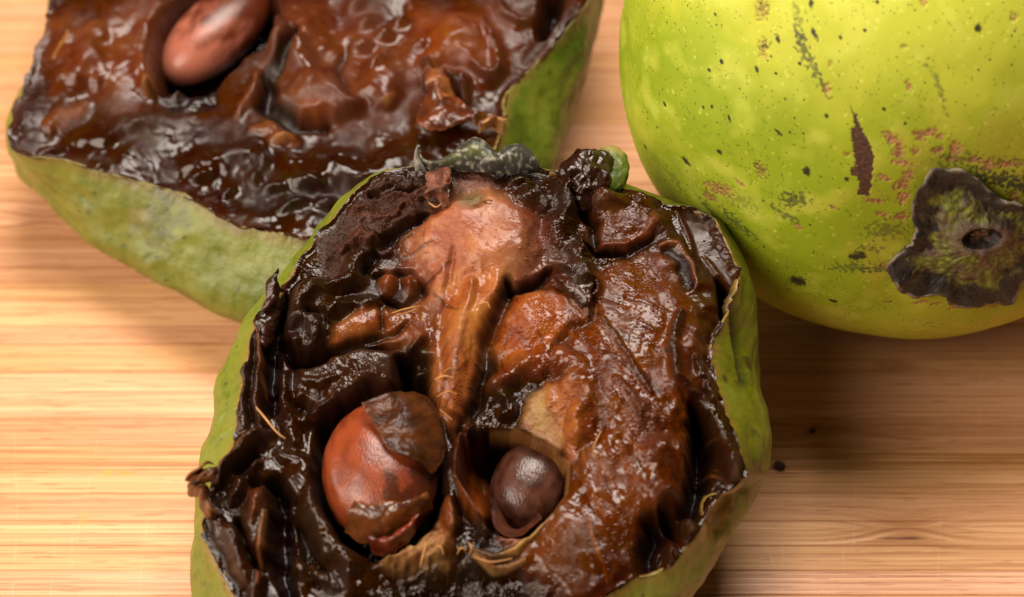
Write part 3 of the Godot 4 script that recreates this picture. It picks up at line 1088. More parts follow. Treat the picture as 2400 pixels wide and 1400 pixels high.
func front_half() -> void:
	var root := thing("halved_fruit", Vector3(-0.00614, 0, 0.02634), "cut half in front with two seeds in dark brown flesh", "fruit", "cut fruit halves")
	var xf := Transform3D(Vector3(1.00000, 0.00000, 0.00000), Vector3(0.00000, 0.25882, -0.96593), Vector3(0.00000, 0.96593, 0.25882), Vector3(0, 0.04200, 0))
	var rim := [3.93, 3.88, 3.86, 3.87, 3.92, 4.02, 4.26, 4.52, 4.71, 4.87, 4.92, 4.98, 5.03, 5.09, 4.97, 4.81, 4.65, 4.57, 4.51, 4.46, 4.42, 4.36, 4.30, 4.25, 4.25, 4.25, 4.21, 4.16, 4.13, 4.10, 4.09, 4.10, 4.14, 4.20, 4.26, 4.30, 4.32, 4.33, 4.28, 4.24, 4.14, 4.05, 3.97, 3.90, 3.84, 3.79, 3.76, 3.73, 3.70, 3.67, 3.65, 3.70, 3.75, 3.74, 3.74, 3.73, 3.72, 3.71, 3.72, 3.71, 3.72, 3.74, 3.75, 3.78, 3.88, 4.03, 4.27, 4.40, 4.58, 4.72, 4.81, 4.86, 4.88, 4.92, 4.98, 4.99, 5.01, 4.93, 4.84, 4.77, 4.67, 4.57, 4.49, 4.41, 4.35, 4.29, 4.24, 4.21, 4.19, 4.15, 4.12, 4.10, 4.09, 4.09, 4.08, 4.06, 4.05, 4.05, 4.03, 4.00, 3.98, 3.96, 3.96, 3.96, 4.07, 4.16, 4.20, 4.21, 4.20, 4.21, 4.19, 4.18, 4.22, 4.37, 4.47, 4.40, 4.29, 4.19, 4.10, 4.02]
	var wide := [4.82, 4.79, 4.83, 4.92, 5.05, 5.17, 5.28, 5.36, 5.41, 5.31, 5.18, 5.05, 4.96, 4.86, 4.79, 4.75, 4.73, 4.69, 4.69, 4.72, 4.80, 4.82, 4.79, 4.67, 4.57, 4.43, 4.32, 4.24, 4.18, 4.16, 4.18, 4.20, 4.20, 4.22, 4.25, 4.30, 4.36, 4.44, 4.53, 4.65, 4.79, 4.96, 5.16, 5.36, 5.47, 5.47, 5.40, 5.37, 5.20, 5.07, 4.99, 4.91, 4.78, 4.70, 4.65, 4.64, 4.62, 4.58, 4.58, 4.61, 4.66, 4.63, 4.63, 4.67, 4.60, 4.56, 4.52, 4.54, 4.61, 4.76, 4.86, 4.85]
	var side := func(th: float) -> Color:
		var k := 0.5 + 0.5 * cos(th)
		return s(104, 114, 24).lerp(s(98, 98, 12), k)
	var fmarks := []
	for q in [Vector3(4.101, 0.838, -0.35), Vector3(4.228, 0.397, -0.5), Vector3(4.41, 0.335, -0.8), Vector3(4.126, -0.06, -0.3), Vector3(4.316, -0.2, -0.5), Vector3(4.529, 0.899, -0.7), Vector3(4.653, 0.499, -1.1), Vector3(4.432, -0.419, -0.6), Vector3(4.288, -1.878, -1.2), Vector3(-4.08, -0.122, -0.6), Vector3(-4.229, -0.339, -0.8), Vector3(4.052, 0.382, -0.2)]:
		fmarks.append([q, rng.randf_range(0.07, 0.16), s(40, 34, 16), 0.9])
	fmarks.append([Vector3(4.467, -0.955, -0.7), 0.26, s(70, 46, 18), 0.9])
	fmarks.append([Vector3(3.913, -1.808, -0.3), 0.6, s(150, 116, 24), 0.7])
	fmarks.append([Vector3(2.999, -3.075, -0.2), 0.7, s(132, 134, 60), 0.6])
	var crack := [[[Vector3(4.114, 2.13, 0), Vector3(4.172, 1.623, -0.1), Vector3(4.293, 1.225, -0.4), Vector3(4.383, 0.812, -0.5), Vector3(4.432, 0.531, -0.55)], 0.17, 0.3, 1.6], [[Vector3(3.775, -1.881, -0.1), Vector3(3.93, -1.555, -0.4), Vector3(4.258, -1.372, -0.6), Vector3(4.697, -1.147, -1.2)], 0.3, 0.2, 0.1], [[Vector3(3.775, -1.881, -0.1), Vector3(3.861, -2.021, -0.6), Vector3(3.932, -2.24, -1.2)], 0.25, 0.12, 0.0]]
	part("skin", half_skin(rim, wide, 1.25, 4.0, 560, 74, 101, skin_tint(103, s(128, 104, 40), side, fmarks), crack), M.skin, root, xf)

	var p := Pad.new(-4.85, -4.6, 4.9, 4.5, 0.0165, 111)
	var rd := noise(112, 1.1, 4, FastNoiseLite.TYPE_SIMPLEX_SMOOTH, true)
	var sm := noise(113, 1.0, 3)
	var D := s(42, 21, 9)
	var DD := s(26, 12, 7)
	var MB := s(94, 46, 22)
	var OB := s(160, 90, 42)
	var PK := s(170, 104, 70)
	var TN := s(158, 114, 64)
	p.base(D, 0.17, 0.4)
	# big forms: the right lobe, the left slope, the central column of pale membrane
	p.pen(s(96, 45, 14), 0.2, 0.2, 0.3)
	p.poly([0.475, 1.73, 1.241, 2.192, 2.151, 2.347, 3.135, 2.58, 3.534, 1.884, 3.644, 0.97, 3.405, -0.148, 3.477, -1.095, 3.284, -1.953, 2.597, -2.865, 1.795, -3.485, 1.008, -3.348, 0.614, -2.656, 1.416, -1.811, 1.83, -0.806, 1.57, 0.222, 0.614, 0.745], 0.35, 0.18, 1.0)
	p.blob(2.538, 0.745, 1.7, 2.2, 10, 0.3, 0.25)
	p.blob(2.292, -1.455, 1.3, 2.0, -12, 0.2, 0.2)
	p.pen(s(64, 30, 10), 0.2, 0.3, 0.3)
	p.blob(2.067, -2.934, 1.5, 0.8, 20, 0.05, 0.8)
	p.pen(s(50, 26, 13), 0.09, 0.2, 0.2)
	p.poly([-3.195, -0.221, -2.384, -0.074, -2.078, -1.239, -1.639, -2.656, -0.97, -3.003, -1.356, -3.485, -2.669, -3.485, -3.125, -1.953], 0.3, -0.12, 1.0)
	# central column
	p.pen(OB, 0.3, 0.15, 0.12)
	p.poly([-0.898, 2.933, -0.516, 3.366, 0.26, 3.589, 0.86, 3.248, 0.964, 2.502, 0.614, 1.961, 0.475, 1.73, 0.2, 1.046, 0.1, 0.371, -0.099, -0.441, -0.403, -0.514, -0.646, -0.148, -0.634, 0.52, -0.563, 1.425, -0.745, 2.038], 0.2, 0.24, 1.0)
	p.pen(PK, 0.38, 0.2, 0.25)
	p.poly([-1.211, 2.737, -0.587, 3.366, 0.26, 3.605, 0.966, 3.287, 1.174, 2.58, 0.683, 1.961, -0.014, 2.192, -0.568, 1.807, -1.131, 2.192], 0.4, 0.04, 0.8)
	p.blob(0.052, 2.815, 1.5, 1.1, 0, 0.16, 0.1)
	p.pen(s(104, 56, 40), 0.24, 0.35, 0.3)
	p.poly([0.614, 3.525, 1.25, 3.446, 1.807, 2.815, 1.311, 2.192, 0.683, 1.884, 0.544, 2.502], 0.3, 0.02, 0.75)
	p.pen(s(124, 64, 30), 0.25, 0.3, 0.06)
	p.line([-0.352, 2.502, -0.428, 1.73, -0.523, 0.97, -0.48, 0.222], 0.12, -0.09, 0.4)
	p.line([-0.047, 1.884, -0.248, 1.046, -0.343, 0.222, -0.324, -0.368], 0.28, 0.16, 0.3)
	p.pen(s(158, 86, 38), 0.26, 0.2, 0.06)
	p.blob(0.129, 1.425, 0.45, 0.85, -14, 0.12, 0.5)
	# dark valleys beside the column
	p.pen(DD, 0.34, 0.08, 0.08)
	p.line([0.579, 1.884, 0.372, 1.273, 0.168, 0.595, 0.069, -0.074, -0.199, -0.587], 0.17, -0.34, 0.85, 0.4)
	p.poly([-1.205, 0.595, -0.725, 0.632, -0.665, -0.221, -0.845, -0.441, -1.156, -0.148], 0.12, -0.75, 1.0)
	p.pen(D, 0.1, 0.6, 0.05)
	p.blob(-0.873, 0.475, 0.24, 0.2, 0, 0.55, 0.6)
	# pockets right of the column
	p.pen(s(148, 74, 27), 0.24, 0.2, 0.15)
	p.poly([0.544, 1.577, 1.031, 1.807, 1.445, 1.577, 1.51, 1.046, 1.162, 0.595, 0.476, 0.52, 0.27, 0.82], 0.16, 0.02, 0.95)
	p.blob(0.89, 1.197, 0.8, 0.6, 30, 0.16, 0.3)
	p.pen(s(96, 45, 15), 0.22, 0.25, 0.15)
	p.poly([1.513, 1.425, 2.134, 1.273, 2.259, 0.52, 2.11, -0.221, 1.775, 0.222, 1.438, 0.745], 0.2, 0.05, 0.8)
	p.pen(s(60, 28, 14), 0.2, 0.6, 0.1)
	p.line([0.683, 1.807, 1.24, 1.999, 1.794, 1.73, 1.996, 1.273], 0.22, -0.16, 0.6)
	p.line([1.231, 0.595, 1.579, 1.046, 1.995, 1.197], 0.12, -0.12, 0.5)
	fibre_lines(p)
	# arch over the second seed
	p.pen(s(112, 54, 24), 0.12, 0.2, 0.08)
	p.line([0.375, 0.185, 0.751, 0.46, 1.231, 0.595, 1.572, 0.371, 1.716, -0.148, 1.696, -0.733], 0.34, 0.2, 0.7, 0.3)
	p.pen(TN, 0.5, 0.35, 0.1)
	p.poly([0.715, -0.514, 0.886, -0.074, 1.228, 0.148, 1.43, -0.221, 1.492, -0.806, 1.288, -0.951], 0.1, 0.06, 0.9)
	p.pen(s(150, 80, 32), 0.3, 0.3, 0.1)
	p.poly([1.16, 0.222, 1.535, 0.148, 1.713, -0.441, 1.624, -1.167, 1.488, -1.239, 1.426, -0.66, 1.192, -0.221], 0.09, 0.1, 0.85)
	p.pen(s(44, 24, 12), 0.14, 1.0, 0.1)
	p.poly([0.272, 0.148, 0.785, 0.296, 0.886, 0, 0.681, -0.514, 0.207, -0.587, -0.063, -0.66, 0.069, -0.148], 0.14, -0.1, 0.9)
	p.blob(0.546, -0.221, 0.28, 0.2, 20, 0.22, 0.0)
	p.blob(0.511, 0, 0.2, 0.14, -20, 0.2, 0.0)
	p.blob(-0.132, -0.514, 0.2, 0.24, 0, 0.3, 0.3)
	# hollow of the second seed
	p.pen(s(52, 26, 12), 0.3, 0.12, 0.03)
	p.poly([-0.183, -0.878, -0.03, -0.66, 0.275, -0.573, 0.614, -0.587, 1.288, -0.965, 1.461, -1.275, 1.404, -1.669, 1.147, -2.059, 0.846, -2.39, 0.547, -2.39, 0.281, -2.236, 0.08, -2.024, -0.192, -1.455], 0.09, -1.45, 1.0)
	p.pen(s(150, 76, 28), 0.24, 0.1, 0.03)
	p.line([-0.116, -0.842, -0.126, -1.239, -0.029, -1.669, 0.147, -2.059], 0.3, 0.55, 0.75, 0.3)
	p.line([0.106, -0.733, 0.176, -1.167, 0.211, -1.598], 0.26, 0.3, 0.6, 0.3)
	p.pen(s(168, 122, 66), 0.4, 0.3, 0.05)
	p.line([0.275, -0.543, 0.647, -0.558, 1.289, -0.922, 1.502, -1.239, 1.444, -1.704, 1.174, -2.094, 0.879, -2.432], 0.05, 0.1, 0.7, 0.3)
	p.line([1.214, -2.059, 0.946, -2.39, 0.68, -2.656, 0.283, -2.74, 0.017, -2.656], 0.07, 0.15, 0.8, 0.3)
	p.pen(s(70, 38, 20), 0.12, 0.8, 0.05)
	p.line([-0.184, -0.806, -0.235, -1.167, -0.178, -1.526, 0.013, -1.953, 0.182, -2.376], 0.13, 0.3, 0.6, 0.2)
	# hollow of the first seed and the plate that overhangs it
	p.pen(s(30, 15, 9), 0.2, 0.3, 0.06)
	p.poly([-2.463, -1.383, -2.422, -0.587, -2.109, -0.148, -1.639, 0.111, -1.091, 0, -0.679, -0.221, -0.534, -0.951, -0.536, -1.811, -0.913, -2.516, -1.507, -2.656, -2.045, -2.376, -2.36, -1.882], 0.16, -1.0, 1.0)
	p.pen(s(58, 34, 20), 0.13, 0.5, 0.1)
	p.poly([-2.879, 0.43, -2.405, 0.58, -1.861, 0.76, -1.241, 0.73, -1.132, 0.371, -1.433, 0.037, -1.77, -0.111, -2.24, -0.331, -2.515, -0.221, -2.862, -0.037], 0.1, 0.22, 1.0)
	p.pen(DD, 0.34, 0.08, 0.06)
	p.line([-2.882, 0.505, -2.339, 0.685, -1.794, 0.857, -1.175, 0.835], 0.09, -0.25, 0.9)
	p.pen(D, 0.1, 0.6, 0.1)
	p.line([-2.803, 0.222, -2.529, 0.185, -2.189, 0.259], 0.12, 0.1, 0.0)
	p.line([-2.681, -0.331, -2.311, -0.221, -2.102, -0.405], 0.16, 0.22, 0.3)
	p.line([-2.991, -0.221, -2.781, -0.405, -2.542, -0.441], 0.18, 0.22, 0.3)
	# ridge between the two hollows
	p.pen(s(40, 22, 12), 0.13, 1.0, 0.1)
	p.line([-0.848, -0.258, -0.538, -0.587, -0.431, -1.095, -0.391, -1.669, -0.318, -2.236], 0.22, 0.28, 0.9, 0.3)
	p.pen(s(128, 72, 30), 0.35, 0.9, 0.1)
	p.line([-0.47, -1.811, -0.418, -2.236, -0.446, -2.656], 0.22, 0.12, 0.8)
	p.wrinkle(-0.418, -2.236, 0.5, 0.9, 90, rd, 0.4, 4.0, 0.1)
	# upper left: dry bubbly cut, glossy knuckles, orange lenses
	p.pen(s(60, 29, 14), 0.6, 2.4, 0.2)
	p.poly([-1.093, 4.045, -1.517, 3.924, -1.864, 3.605, -2.204, 3.129, -2.539, 2.58, -2.454, 2.115, -1.758, 2.192, -1.282, 2.815, -0.728, 3.366, -0.593, 3.844], 0.15, 0.02, 1.0)
	p.pen(s(84, 40, 19), 0.6, 2.6, 0.2)
	p.line([-1.997, 3.287, -1.57, 3.129, -1.221, 3.287], 0.22, 0.16, 0.6)
	p.line([-2.188, 2.58, -1.844, 2.815, -1.488, 2.58], 0.2, 0.2, 0.6)
	p.line([-1.512, 3.684, -1.083, 3.446, -0.732, 3.684], 0.2, 0.16, 0.5)
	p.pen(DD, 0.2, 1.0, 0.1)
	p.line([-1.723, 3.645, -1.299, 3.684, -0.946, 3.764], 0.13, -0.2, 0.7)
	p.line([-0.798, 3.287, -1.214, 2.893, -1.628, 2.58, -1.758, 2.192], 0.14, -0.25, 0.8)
	p.pen(s(44, 23, 13), 0.1, 1.2, 0.14)
	for q in [[-2.615, 1.73, 0.6, 0.36, 30, 0.45], [-2.841, 1.273, 0.4, 0.3, -20, 0.45], [-2.488, 1.046, 0.34, 0.5, -15, 0.5], [-2.033, 2.038, 0.42, 0.3, 30, 0.32], [-2.226, 1.501, 0.42, 0.26, 20, 0.36], [-1.743, 1.577, 0.3, 0.2, 0, 0.25], [-2.897, 0.895, 0.3, 0.26, 0, 0.35], [-1.834, 2.425, 0.4, 0.24, 35, 0.3]]:
		p.blob(q[0], q[1], q[2], q[3], q[4], q[5], 0.8)
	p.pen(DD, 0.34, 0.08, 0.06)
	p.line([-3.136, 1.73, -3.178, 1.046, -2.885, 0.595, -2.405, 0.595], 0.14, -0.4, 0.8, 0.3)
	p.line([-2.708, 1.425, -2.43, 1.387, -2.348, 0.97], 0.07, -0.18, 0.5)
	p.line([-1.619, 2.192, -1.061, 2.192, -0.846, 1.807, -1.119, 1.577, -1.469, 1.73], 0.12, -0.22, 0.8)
	p.pen(s(136, 72, 32), 0.22, 0.4, 0.08)
	p.blob(-1.406, 2.022, 0.16, 0.3, -10, 0.22, 0.9)
	p.blob(-1.072, 2.038, 0.18, 0.26, 5, 0.2, 0.7)
	p.poly([-2.217, 1.197, -1.81, 1.463, -1.464, 1.501, -1.527, 1.197, -1.935, 0.97, -2.276, 0.857], 0.1, 0.14, 0.9)
	p.poly([-1.428, 1.425, -0.846, 1.807, -0.634, 1.577, -0.695, 0.97, -1.243, 0.82, -1.522, 0.97], 0.14, 0.1, 0.7)
	p.pen(D, 0.14, 0.8, 0.05)
	p.line([-1.501, 1.577, -1.508, 1.273, -1.454, 1.046], 0.07, -0.12, 0.6)
	p.line([-2.275, 0.82, -1.728, 0.97, -1.248, 1.046, -1.045, 1.273], 0.08, -0.16, 0.6)
	p.line([-1.043, 1.197, -0.867, 0.97, -1.001, 0.745], 0.12, 0.16, 0.0)
	# left border: wet vertical folds
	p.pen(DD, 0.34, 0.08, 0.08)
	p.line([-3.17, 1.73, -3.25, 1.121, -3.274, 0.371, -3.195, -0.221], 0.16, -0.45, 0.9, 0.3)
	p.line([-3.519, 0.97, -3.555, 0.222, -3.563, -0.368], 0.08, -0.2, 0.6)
	p.pen(s(60, 32, 18), 0.12, 0.9, 0.1)
	p.line([-3.384, 1.349, -3.465, 0.67, -3.46, -0.074, -3.387, -0.514], 0.12, 0.26, 0.8, 0.3)
	p.line([-3.65, 0.52, -3.672, -0.221, -3.655, -0.587], 0.12, 0.2, 0.5, 0.3)
	p.line([-3.048, 0.371, -3.059, -0.221, -2.834, -0.806], 0.22, 0.2, 0.3)
	p.pen(s(110, 62, 30), 0.2, 0.6, 0.04)
	p.line([-3.437, 0.97, -3.397, 0.371, -3.327, 0], 0.05, 0.1, 0.8)
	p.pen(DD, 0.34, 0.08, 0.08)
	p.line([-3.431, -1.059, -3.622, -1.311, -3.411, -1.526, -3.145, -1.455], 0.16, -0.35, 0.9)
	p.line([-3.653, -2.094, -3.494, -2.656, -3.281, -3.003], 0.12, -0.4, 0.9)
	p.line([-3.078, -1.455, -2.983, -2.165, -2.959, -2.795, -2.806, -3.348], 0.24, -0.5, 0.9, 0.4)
	p.pen(s(58, 31, 17), 0.14, 1.2, 0.1)
	p.line([-3.954, -1.383, -3.706, -0.951, -3.378, -0.733], 0.26, 0.4, 0.8, 0.4)
	p.line([-3.749, -1.74, -3.551, -1.383, -3.426, -1.167], 0.2, 0.35, 0.5, 0.4)
	p.line([-3.743, -2.306, -3.491, -2.726, -3.332, -3.348], 0.26, 0.3, 0.7, 0.4)
	p.line([-3.274, -1.598, -3.383, -2.165, -3.298, -2.586], 0.3, 0.3, 0.7, 0.4)
	p.line([-4.019, -2.094, -3.762, -2.586, -3.538, -3.142], 0.2, 0.25, 0.6, 0.3)
	p.pen(s(128, 80, 42), 0.3, 0.6, 0.04)
	p.line([-3.221, -2.059, -3.282, -2.656, -3.305, -3.211], 0.08, 0.16, 0.9)
	p.pen(s(92, 42, 20), 0.22, 0.8, 0.06)
	p.line([-3.464, -1.526, -3.369, -1.882, -3.383, -2.165], 0.16, 0.12, 0.8)
	# the slope lower left of the first seed: long wet rolls
	p.pen(s(48, 26, 14), 0.07, 0.15, 0.12)
	p.line([-2.877, -1.455, -2.593, -1.882, -2.31, -2.376, -1.896, -2.934], 0.34, 0.25, 0.4, 0.3)
	p.line([-2.465, -1.74, -2.111, -2.376, -1.696, -3.003, -1.227, -3.348], 0.4, 0.3, 0.4, 0.3)
	p.line([-3.031, -0.951, -2.753, -1.167, -2.536, -1.598], 0.26, 0.2, 0.3)
	p.line([-2.694, -2.795, -2.154, -3.142, -1.49, -3.348], 0.3, 0.18, 0.0)
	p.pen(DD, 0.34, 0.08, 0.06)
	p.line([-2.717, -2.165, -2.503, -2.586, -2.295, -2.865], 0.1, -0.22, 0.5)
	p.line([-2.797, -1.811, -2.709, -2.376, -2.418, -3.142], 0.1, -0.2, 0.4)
	p.wrinkle(-2.304, -2.586, 1.3, 1.1, -55, sm, 0.4, 1.2, 0.1)
	# torn pale fibres under the seeds, dark pulp below
	p.pen(s(34, 19, 11), 0.2, 1.4, 0.2)
	p.poly([-1.627, -3.142, -0.707, -2.934, 0.614, -2.865, 1.272, -3.211, 1.397, -4.03, -0.69, -4.165, -1.874, -3.759], 0.3, -0.25, 0.9)
	p.pen(s(150, 100, 54), 0.5, 1.2, 0.2)
	p.poly([-1.574, -2.586, -1.179, -2.446, -0.818, -2.2, -0.45, -2.376, -0.379, -2.795, -0.972, -2.934, -1.436, -2.865], 0.15, 0.15, 0.9)
	p.pen(s(182, 142, 86), 0.5, 1.0, 0.1)
	p.blob(-1.011, -2.586, 0.26, 0.4, -35, 0.2, 0.9)
	p.blob(-1.339, -2.74, 0.2, 0.14, 0, 0.16, 0.8)
	p.wrinkle(-0.911, -2.586, 0.9, 0.6, 60, rd, 0.8, 3.0, 0.2)
	p.pen(s(164, 92, 66), 0.35, 0.6, 0.08)
	p.blob(0.614, -2.39, 0.34, 0.2, 10, 0.2, 1.0)
	p.pen(s(40, 28, 20), 0.14, 1.2, 0.1)
	p.blob(0.216, -2.551, 0.4, 0.34, 0, 0.12, 0.9)
	p.pen(s(160, 116, 70), 0.4, 1.0, 0.06)
	p.line([0.018, -2.726, 0.349, -2.899, 0.812, -2.795], 0.09, 0.12, 0.8)
	# right: veins, grains, the ravine by the skin
	p.pen(s(70, 34, 16), 0.16, 1.0, 0.05)
	p.line([2.064, 1.197, 2.332, 0.745, 2.595, 0.222, 2.792, -0.148], 0.08, 0.12, 0.7)
	p.line([2.252, 0.148, 2.518, -0.221, 2.645, -0.66], 0.1, 0.1, 0.4)
	p.pen(s(84, 44, 30), 0.12, 2.2, 0.1)
	p.poly([2.518, -0.221, 2.923, -0.368, 3.045, -0.878, 2.836, -1.167, 2.574, -0.806], 0.2, 0.08, 0.8)
	p.pen(s(80, 38, 18), 0.11, 0.3, 0.08)
	p.blob(3.039, -1.095, 0.5, 0.42, -20, 0.35, 0.6)
	p.blob(2.892, -1.598, 0.6, 0.7, 0, 0.15, 0.4)
	p.line([3.178, -0.951, 3.303, -1.311, 3.396, -1.562], 0.14, 0.22, 0.3)
	p.pen(s(48, 24, 13), 0.13, 1.2, 0.1)
	p.line([3.295, 1.273, 3.168, 0.67, 3.208, 0.148, 3.508, -0.111, 3.735, -0.441], 0.12, 0.26, 0.8, 0.3)
	p.pen(s(88, 44, 20), 0.2, 0.6, 0.1)
	p.line([3.541, 0.97, 3.434, 0.371, 3.545, 0], 0.24, 0.08, 0.6)
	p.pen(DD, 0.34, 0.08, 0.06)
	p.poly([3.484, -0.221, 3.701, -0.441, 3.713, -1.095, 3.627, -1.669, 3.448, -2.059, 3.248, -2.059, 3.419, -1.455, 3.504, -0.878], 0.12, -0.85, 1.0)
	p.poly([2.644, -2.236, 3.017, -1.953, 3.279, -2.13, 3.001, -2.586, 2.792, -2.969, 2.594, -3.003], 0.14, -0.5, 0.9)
	p.pen(s(50, 26, 14), 0.13, 1.0, 0.1)
	p.line([3.776, -0.221, 3.993, -0.806, 4.076, -1.311], 0.26, 0.3, 0.8, 0.3)
	p.blob(4.058, -1.239, 0.3, 0.45, 0, 0.3, 0.9)
	p.blob(3.02, -1.847, 0.22, 0.26, 20, 0.5, 0.6)
	p.blob(3.342, -2.236, 0.2, 0.4, 35, 0.4, 0.6)
	p.blob(3.098, -2.656, 0.14, 0.34, 20, 0.4, 0.5)
	p.line([2.882, -2.024, 2.971, -2.446, 2.863, -2.795], 0.12, 0.35, 0.3)
	p.line([3.596, 0.52, 3.755, 0.148, 3.878, -0.221], 0.2, 0.24, 0.8)
	# upper right: dark masses, a lens of membrane, the smooth wall behind the torn skin
	p.pen(s(42, 22, 13), 0.12, 1.3, 0.15)
	p.poly([0.401, 3.924, 1.324, 3.924, 2.032, 3.764, 2.877, 3.525, 3.141, 2.815, 2.291, 2.347, 1.868, 2.115, 1.523, 2.502, 1.037, 3.287, 0.472, 3.525], 0.2, 0.12, 1.0)
	for q in [[1.387, 2.972, 0.34, 0.6, -25, 0.3], [0.967, 3.446, 0.5, 0.24, -20, 0.25], [1.533, 3.525, 0.34, 0.5, 15, 0.5], [2.168, 3.446, 0.4, 0.3, 0, 0.3], [0.72, 3.764, 0.36, 0.2, 0, 0.25], [2.736, 3.525, 0.4, 0.2, -10, 0.3], [1.733, 2.502, 0.26, 0.4, 0, 0.25], [1.314, 2.502, 0.4, 0.3, 20, 0.1]]:
		p.blob(q[0], q[1], q[2], q[3], q[4], q[5], 0.5)
	p.pen(s(86, 42, 19), 0.22, 0.6, 0.3)
	p.poly([1.968, 3.287, 2.31, 3.43, 2.803, 3.398, 2.939, 3.169, 2.862, 2.893, 2.506, 2.658, 2.085, 2.58, 1.913, 2.815], 0.3, 0.16, 0.9)
	p.pen(s(110, 54, 24), 0.2, 0.3, 0.04)
	p.line([2.014, 2.565, 2.435, 2.58, 2.825, 2.815, 2.974, 3.169], 0.1, 0.05, 0.7, 0.4)
	p.pen(DD, 0.34, 0.08, 0.05)
	p.line([2.013, 2.456, 2.467, 2.456, 2.893, 2.721], 0.12, -0.1, 0.7, 0.5)
	p.pen(s(40, 20, 11), 0.12, 1.2, 0.08)
	p.poly([1.277, 2.231, 1.904, 2.192, 2.002, 1.73, 1.892, 1.273, 1.756, 1.501, 1.517, 1.807], 0.1, 0.28, 0.95)
	p.pen(DD, 0.34, 0.08, 0.06)
	p.line([0.579, 1.822, 0.962, 1.945, 1.241, 2.192], 0.1, -0.3, 0.8)
	p.line([1.804, 2.58, 2.012, 2.425, 2.433, 2.502], 0.1, -0.25, 0.7)
	p.line([1.603, 3.446, 1.95, 2.972, 2.013, 2.502], 0.12, -0.3, 0.6)
	p.pen(s(58, 29, 14), 0.3, 0.12, 0.08)
	p.poly([3.365, 3.287, 3.912, 3.169, 4.203, 2.658, 4.308, 2.115, 4.238, 1.73, 4.021, 1.884, 3.758, 2.347, 3.493, 2.815], 0.1, -0.1, 1.0)
	p.poly([3.005, 2.972, 3.42, 2.737, 3.751, 2.115, 4.01, 1.577, 3.92, 0.97, 3.644, 0.97, 3.53, 1.73], 0.15, 0.1, 0.8)
	p.pen(DD, 0.34, 0.08, 0.16)
	p.line([3.135, 2.58, 3.368, 2.386, 3.486, 2.115, 3.519, 1.822], 0.13, -0.1, 0.8)
	p.pen(s(120, 64, 32), 0.2, 0.6, 0.05)
	p.line([3.032, 2.658, 3.348, 2.658, 3.548, 2.347, 3.604, 1.884], 0.07, 0.08, 0.6)
	p.pen(s(80, 40, 22), 0.15, 1.0, 0.04)
	p.line([3.351, 3.287, 3.495, 2.893, 3.591, 2.58], 0.06, 0.08, 0.7)
	p.line([3.763, 2.502, 3.962, 2.192, 4.23, 1.884], 0.06, 0.07, 0.7)
	p.pen(DD, 0.3, 0.3, 0.02)
	p.poly([4, 2.076, 4.135, 1.945, 4.273, 1.197, 4.169, 1.197, 4.019, 1.425], 0.06, -1.0, 1.0)
	# where the stalk sat: buff crumbs under the calyx
	p.pen(s(120, 76, 62), 0.55, 1.2, 0.12)
	p.poly([-0.346, 4.045, 0.116, 4.085, 0.33, 3.764, 0.048, 3.565, -0.307, 3.645], 0.1, 0.1, 0.95)
	p.pen(s(108, 90, 58), 0.6, 1.2, 0.12)
	p.blob(-0.093, 3.382, 0.36, 0.24, 0, 0.1, 1.0)
	p.pen(s(60, 54, 52), 0.5, 0.8, 0.1)
	p.blob(-0.454, 4.101, 0.5, 0.2, 0, 0.16, 0.9)
	# grains of sugar on the lobes
	var sugar := []
	for q in [[2.705, 2.115, 0.9, 0.45, 260, 0.045], [2.68, 0.97, 1.0, 0.8, 260, 0.04], [0.89, 1.273, 0.7, 0.6, 260, 0.035], [1.362, -0.221, 0.5, 0.7, 220, 0.04], [2.173, -0.514, 0.7, 1.3, 200, 0.035], [2.274, -2.446, 1.0, 0.7, 120, 0.05], [-0.273, 0, 0.3, 0.5, 60, 0.04], [2.782, -0.587, 0.4, 0.5, 120, 0.06], [-0.016, 2.502, 1.0, 0.6, 60, 0.02], [1.175, 2.815, 0.6, 0.5, 160, 0.035]]:
		for n in int(q[4] * 1.4):
			sugar.append(Vector2(q[0] + rng.randfn(0, 0.55) * q[2], q[1] + rng.randfn(0, 0.55) * q[3]))
	p.wrinkle(2.309, -0.514, 1.6, 2.6, 75, sm, 0.25, 3.0, 0.07)
	p.wrinkle(-0.08, 1.577, 0.8, 2.0, 95, sm, 0.4, 5.0, 0.06)
	p.soften(6)
	p.patchy(noise(126, 1.3, 4), 0.25)
	p.dry_walls()
	var crumples := [[noise(121, 1.2, 3), 0.07, true, 0.25], [noise(122, 1.7, 2, FastNoiseLite.TYPE_SIMPLEX_SMOOTH, true), 0.02, true, 0.0], [noise(123, 6.0, 2), 0.008, true, 0.25], [noise(125, 14.0, 2), 0.012, true, 0.3], [noise(124, 0.5, 2), 0.1, false, 0.3]]
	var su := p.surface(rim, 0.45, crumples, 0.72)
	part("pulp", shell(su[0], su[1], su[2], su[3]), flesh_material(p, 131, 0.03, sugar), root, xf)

	# seeds
	var ns := noise(141, 1.2, 3)
	var seed_shape := func(d: Vector3) -> float: return 1.0 + 0.02 * ns.get_noise_3dv(d * 1.5) - 0.05 * smoothstep(0.6, 1.0, -d.y)
	var red := func(d: Vector3) -> Color:
		var f := ns.get_noise_3dv(d * 1.4)
		var c := s(132, 60, 30).lerp(s(106, 46, 22), clampf(0.4 + ns.get_noise_3dv(d * 2.0) * 1.6, 0, 1))
		var film := smoothstep(0.02, 0.1, maxf(d.x * 0.5 - d.y * 0.7 - 0.24, d.x * 0.9 - 0.5) + 0.5 * f)
		return c.lerp(s(58, 28, 13), film * 0.85)
	part("seed", ellipsoid(Vector3(-1.478, -1.272, -0.14), Vector3(0.91, 1.19, 0.6), 6, 96, 64, red, seed_shape), M.seed, root, xf, "round reddish brown seed")
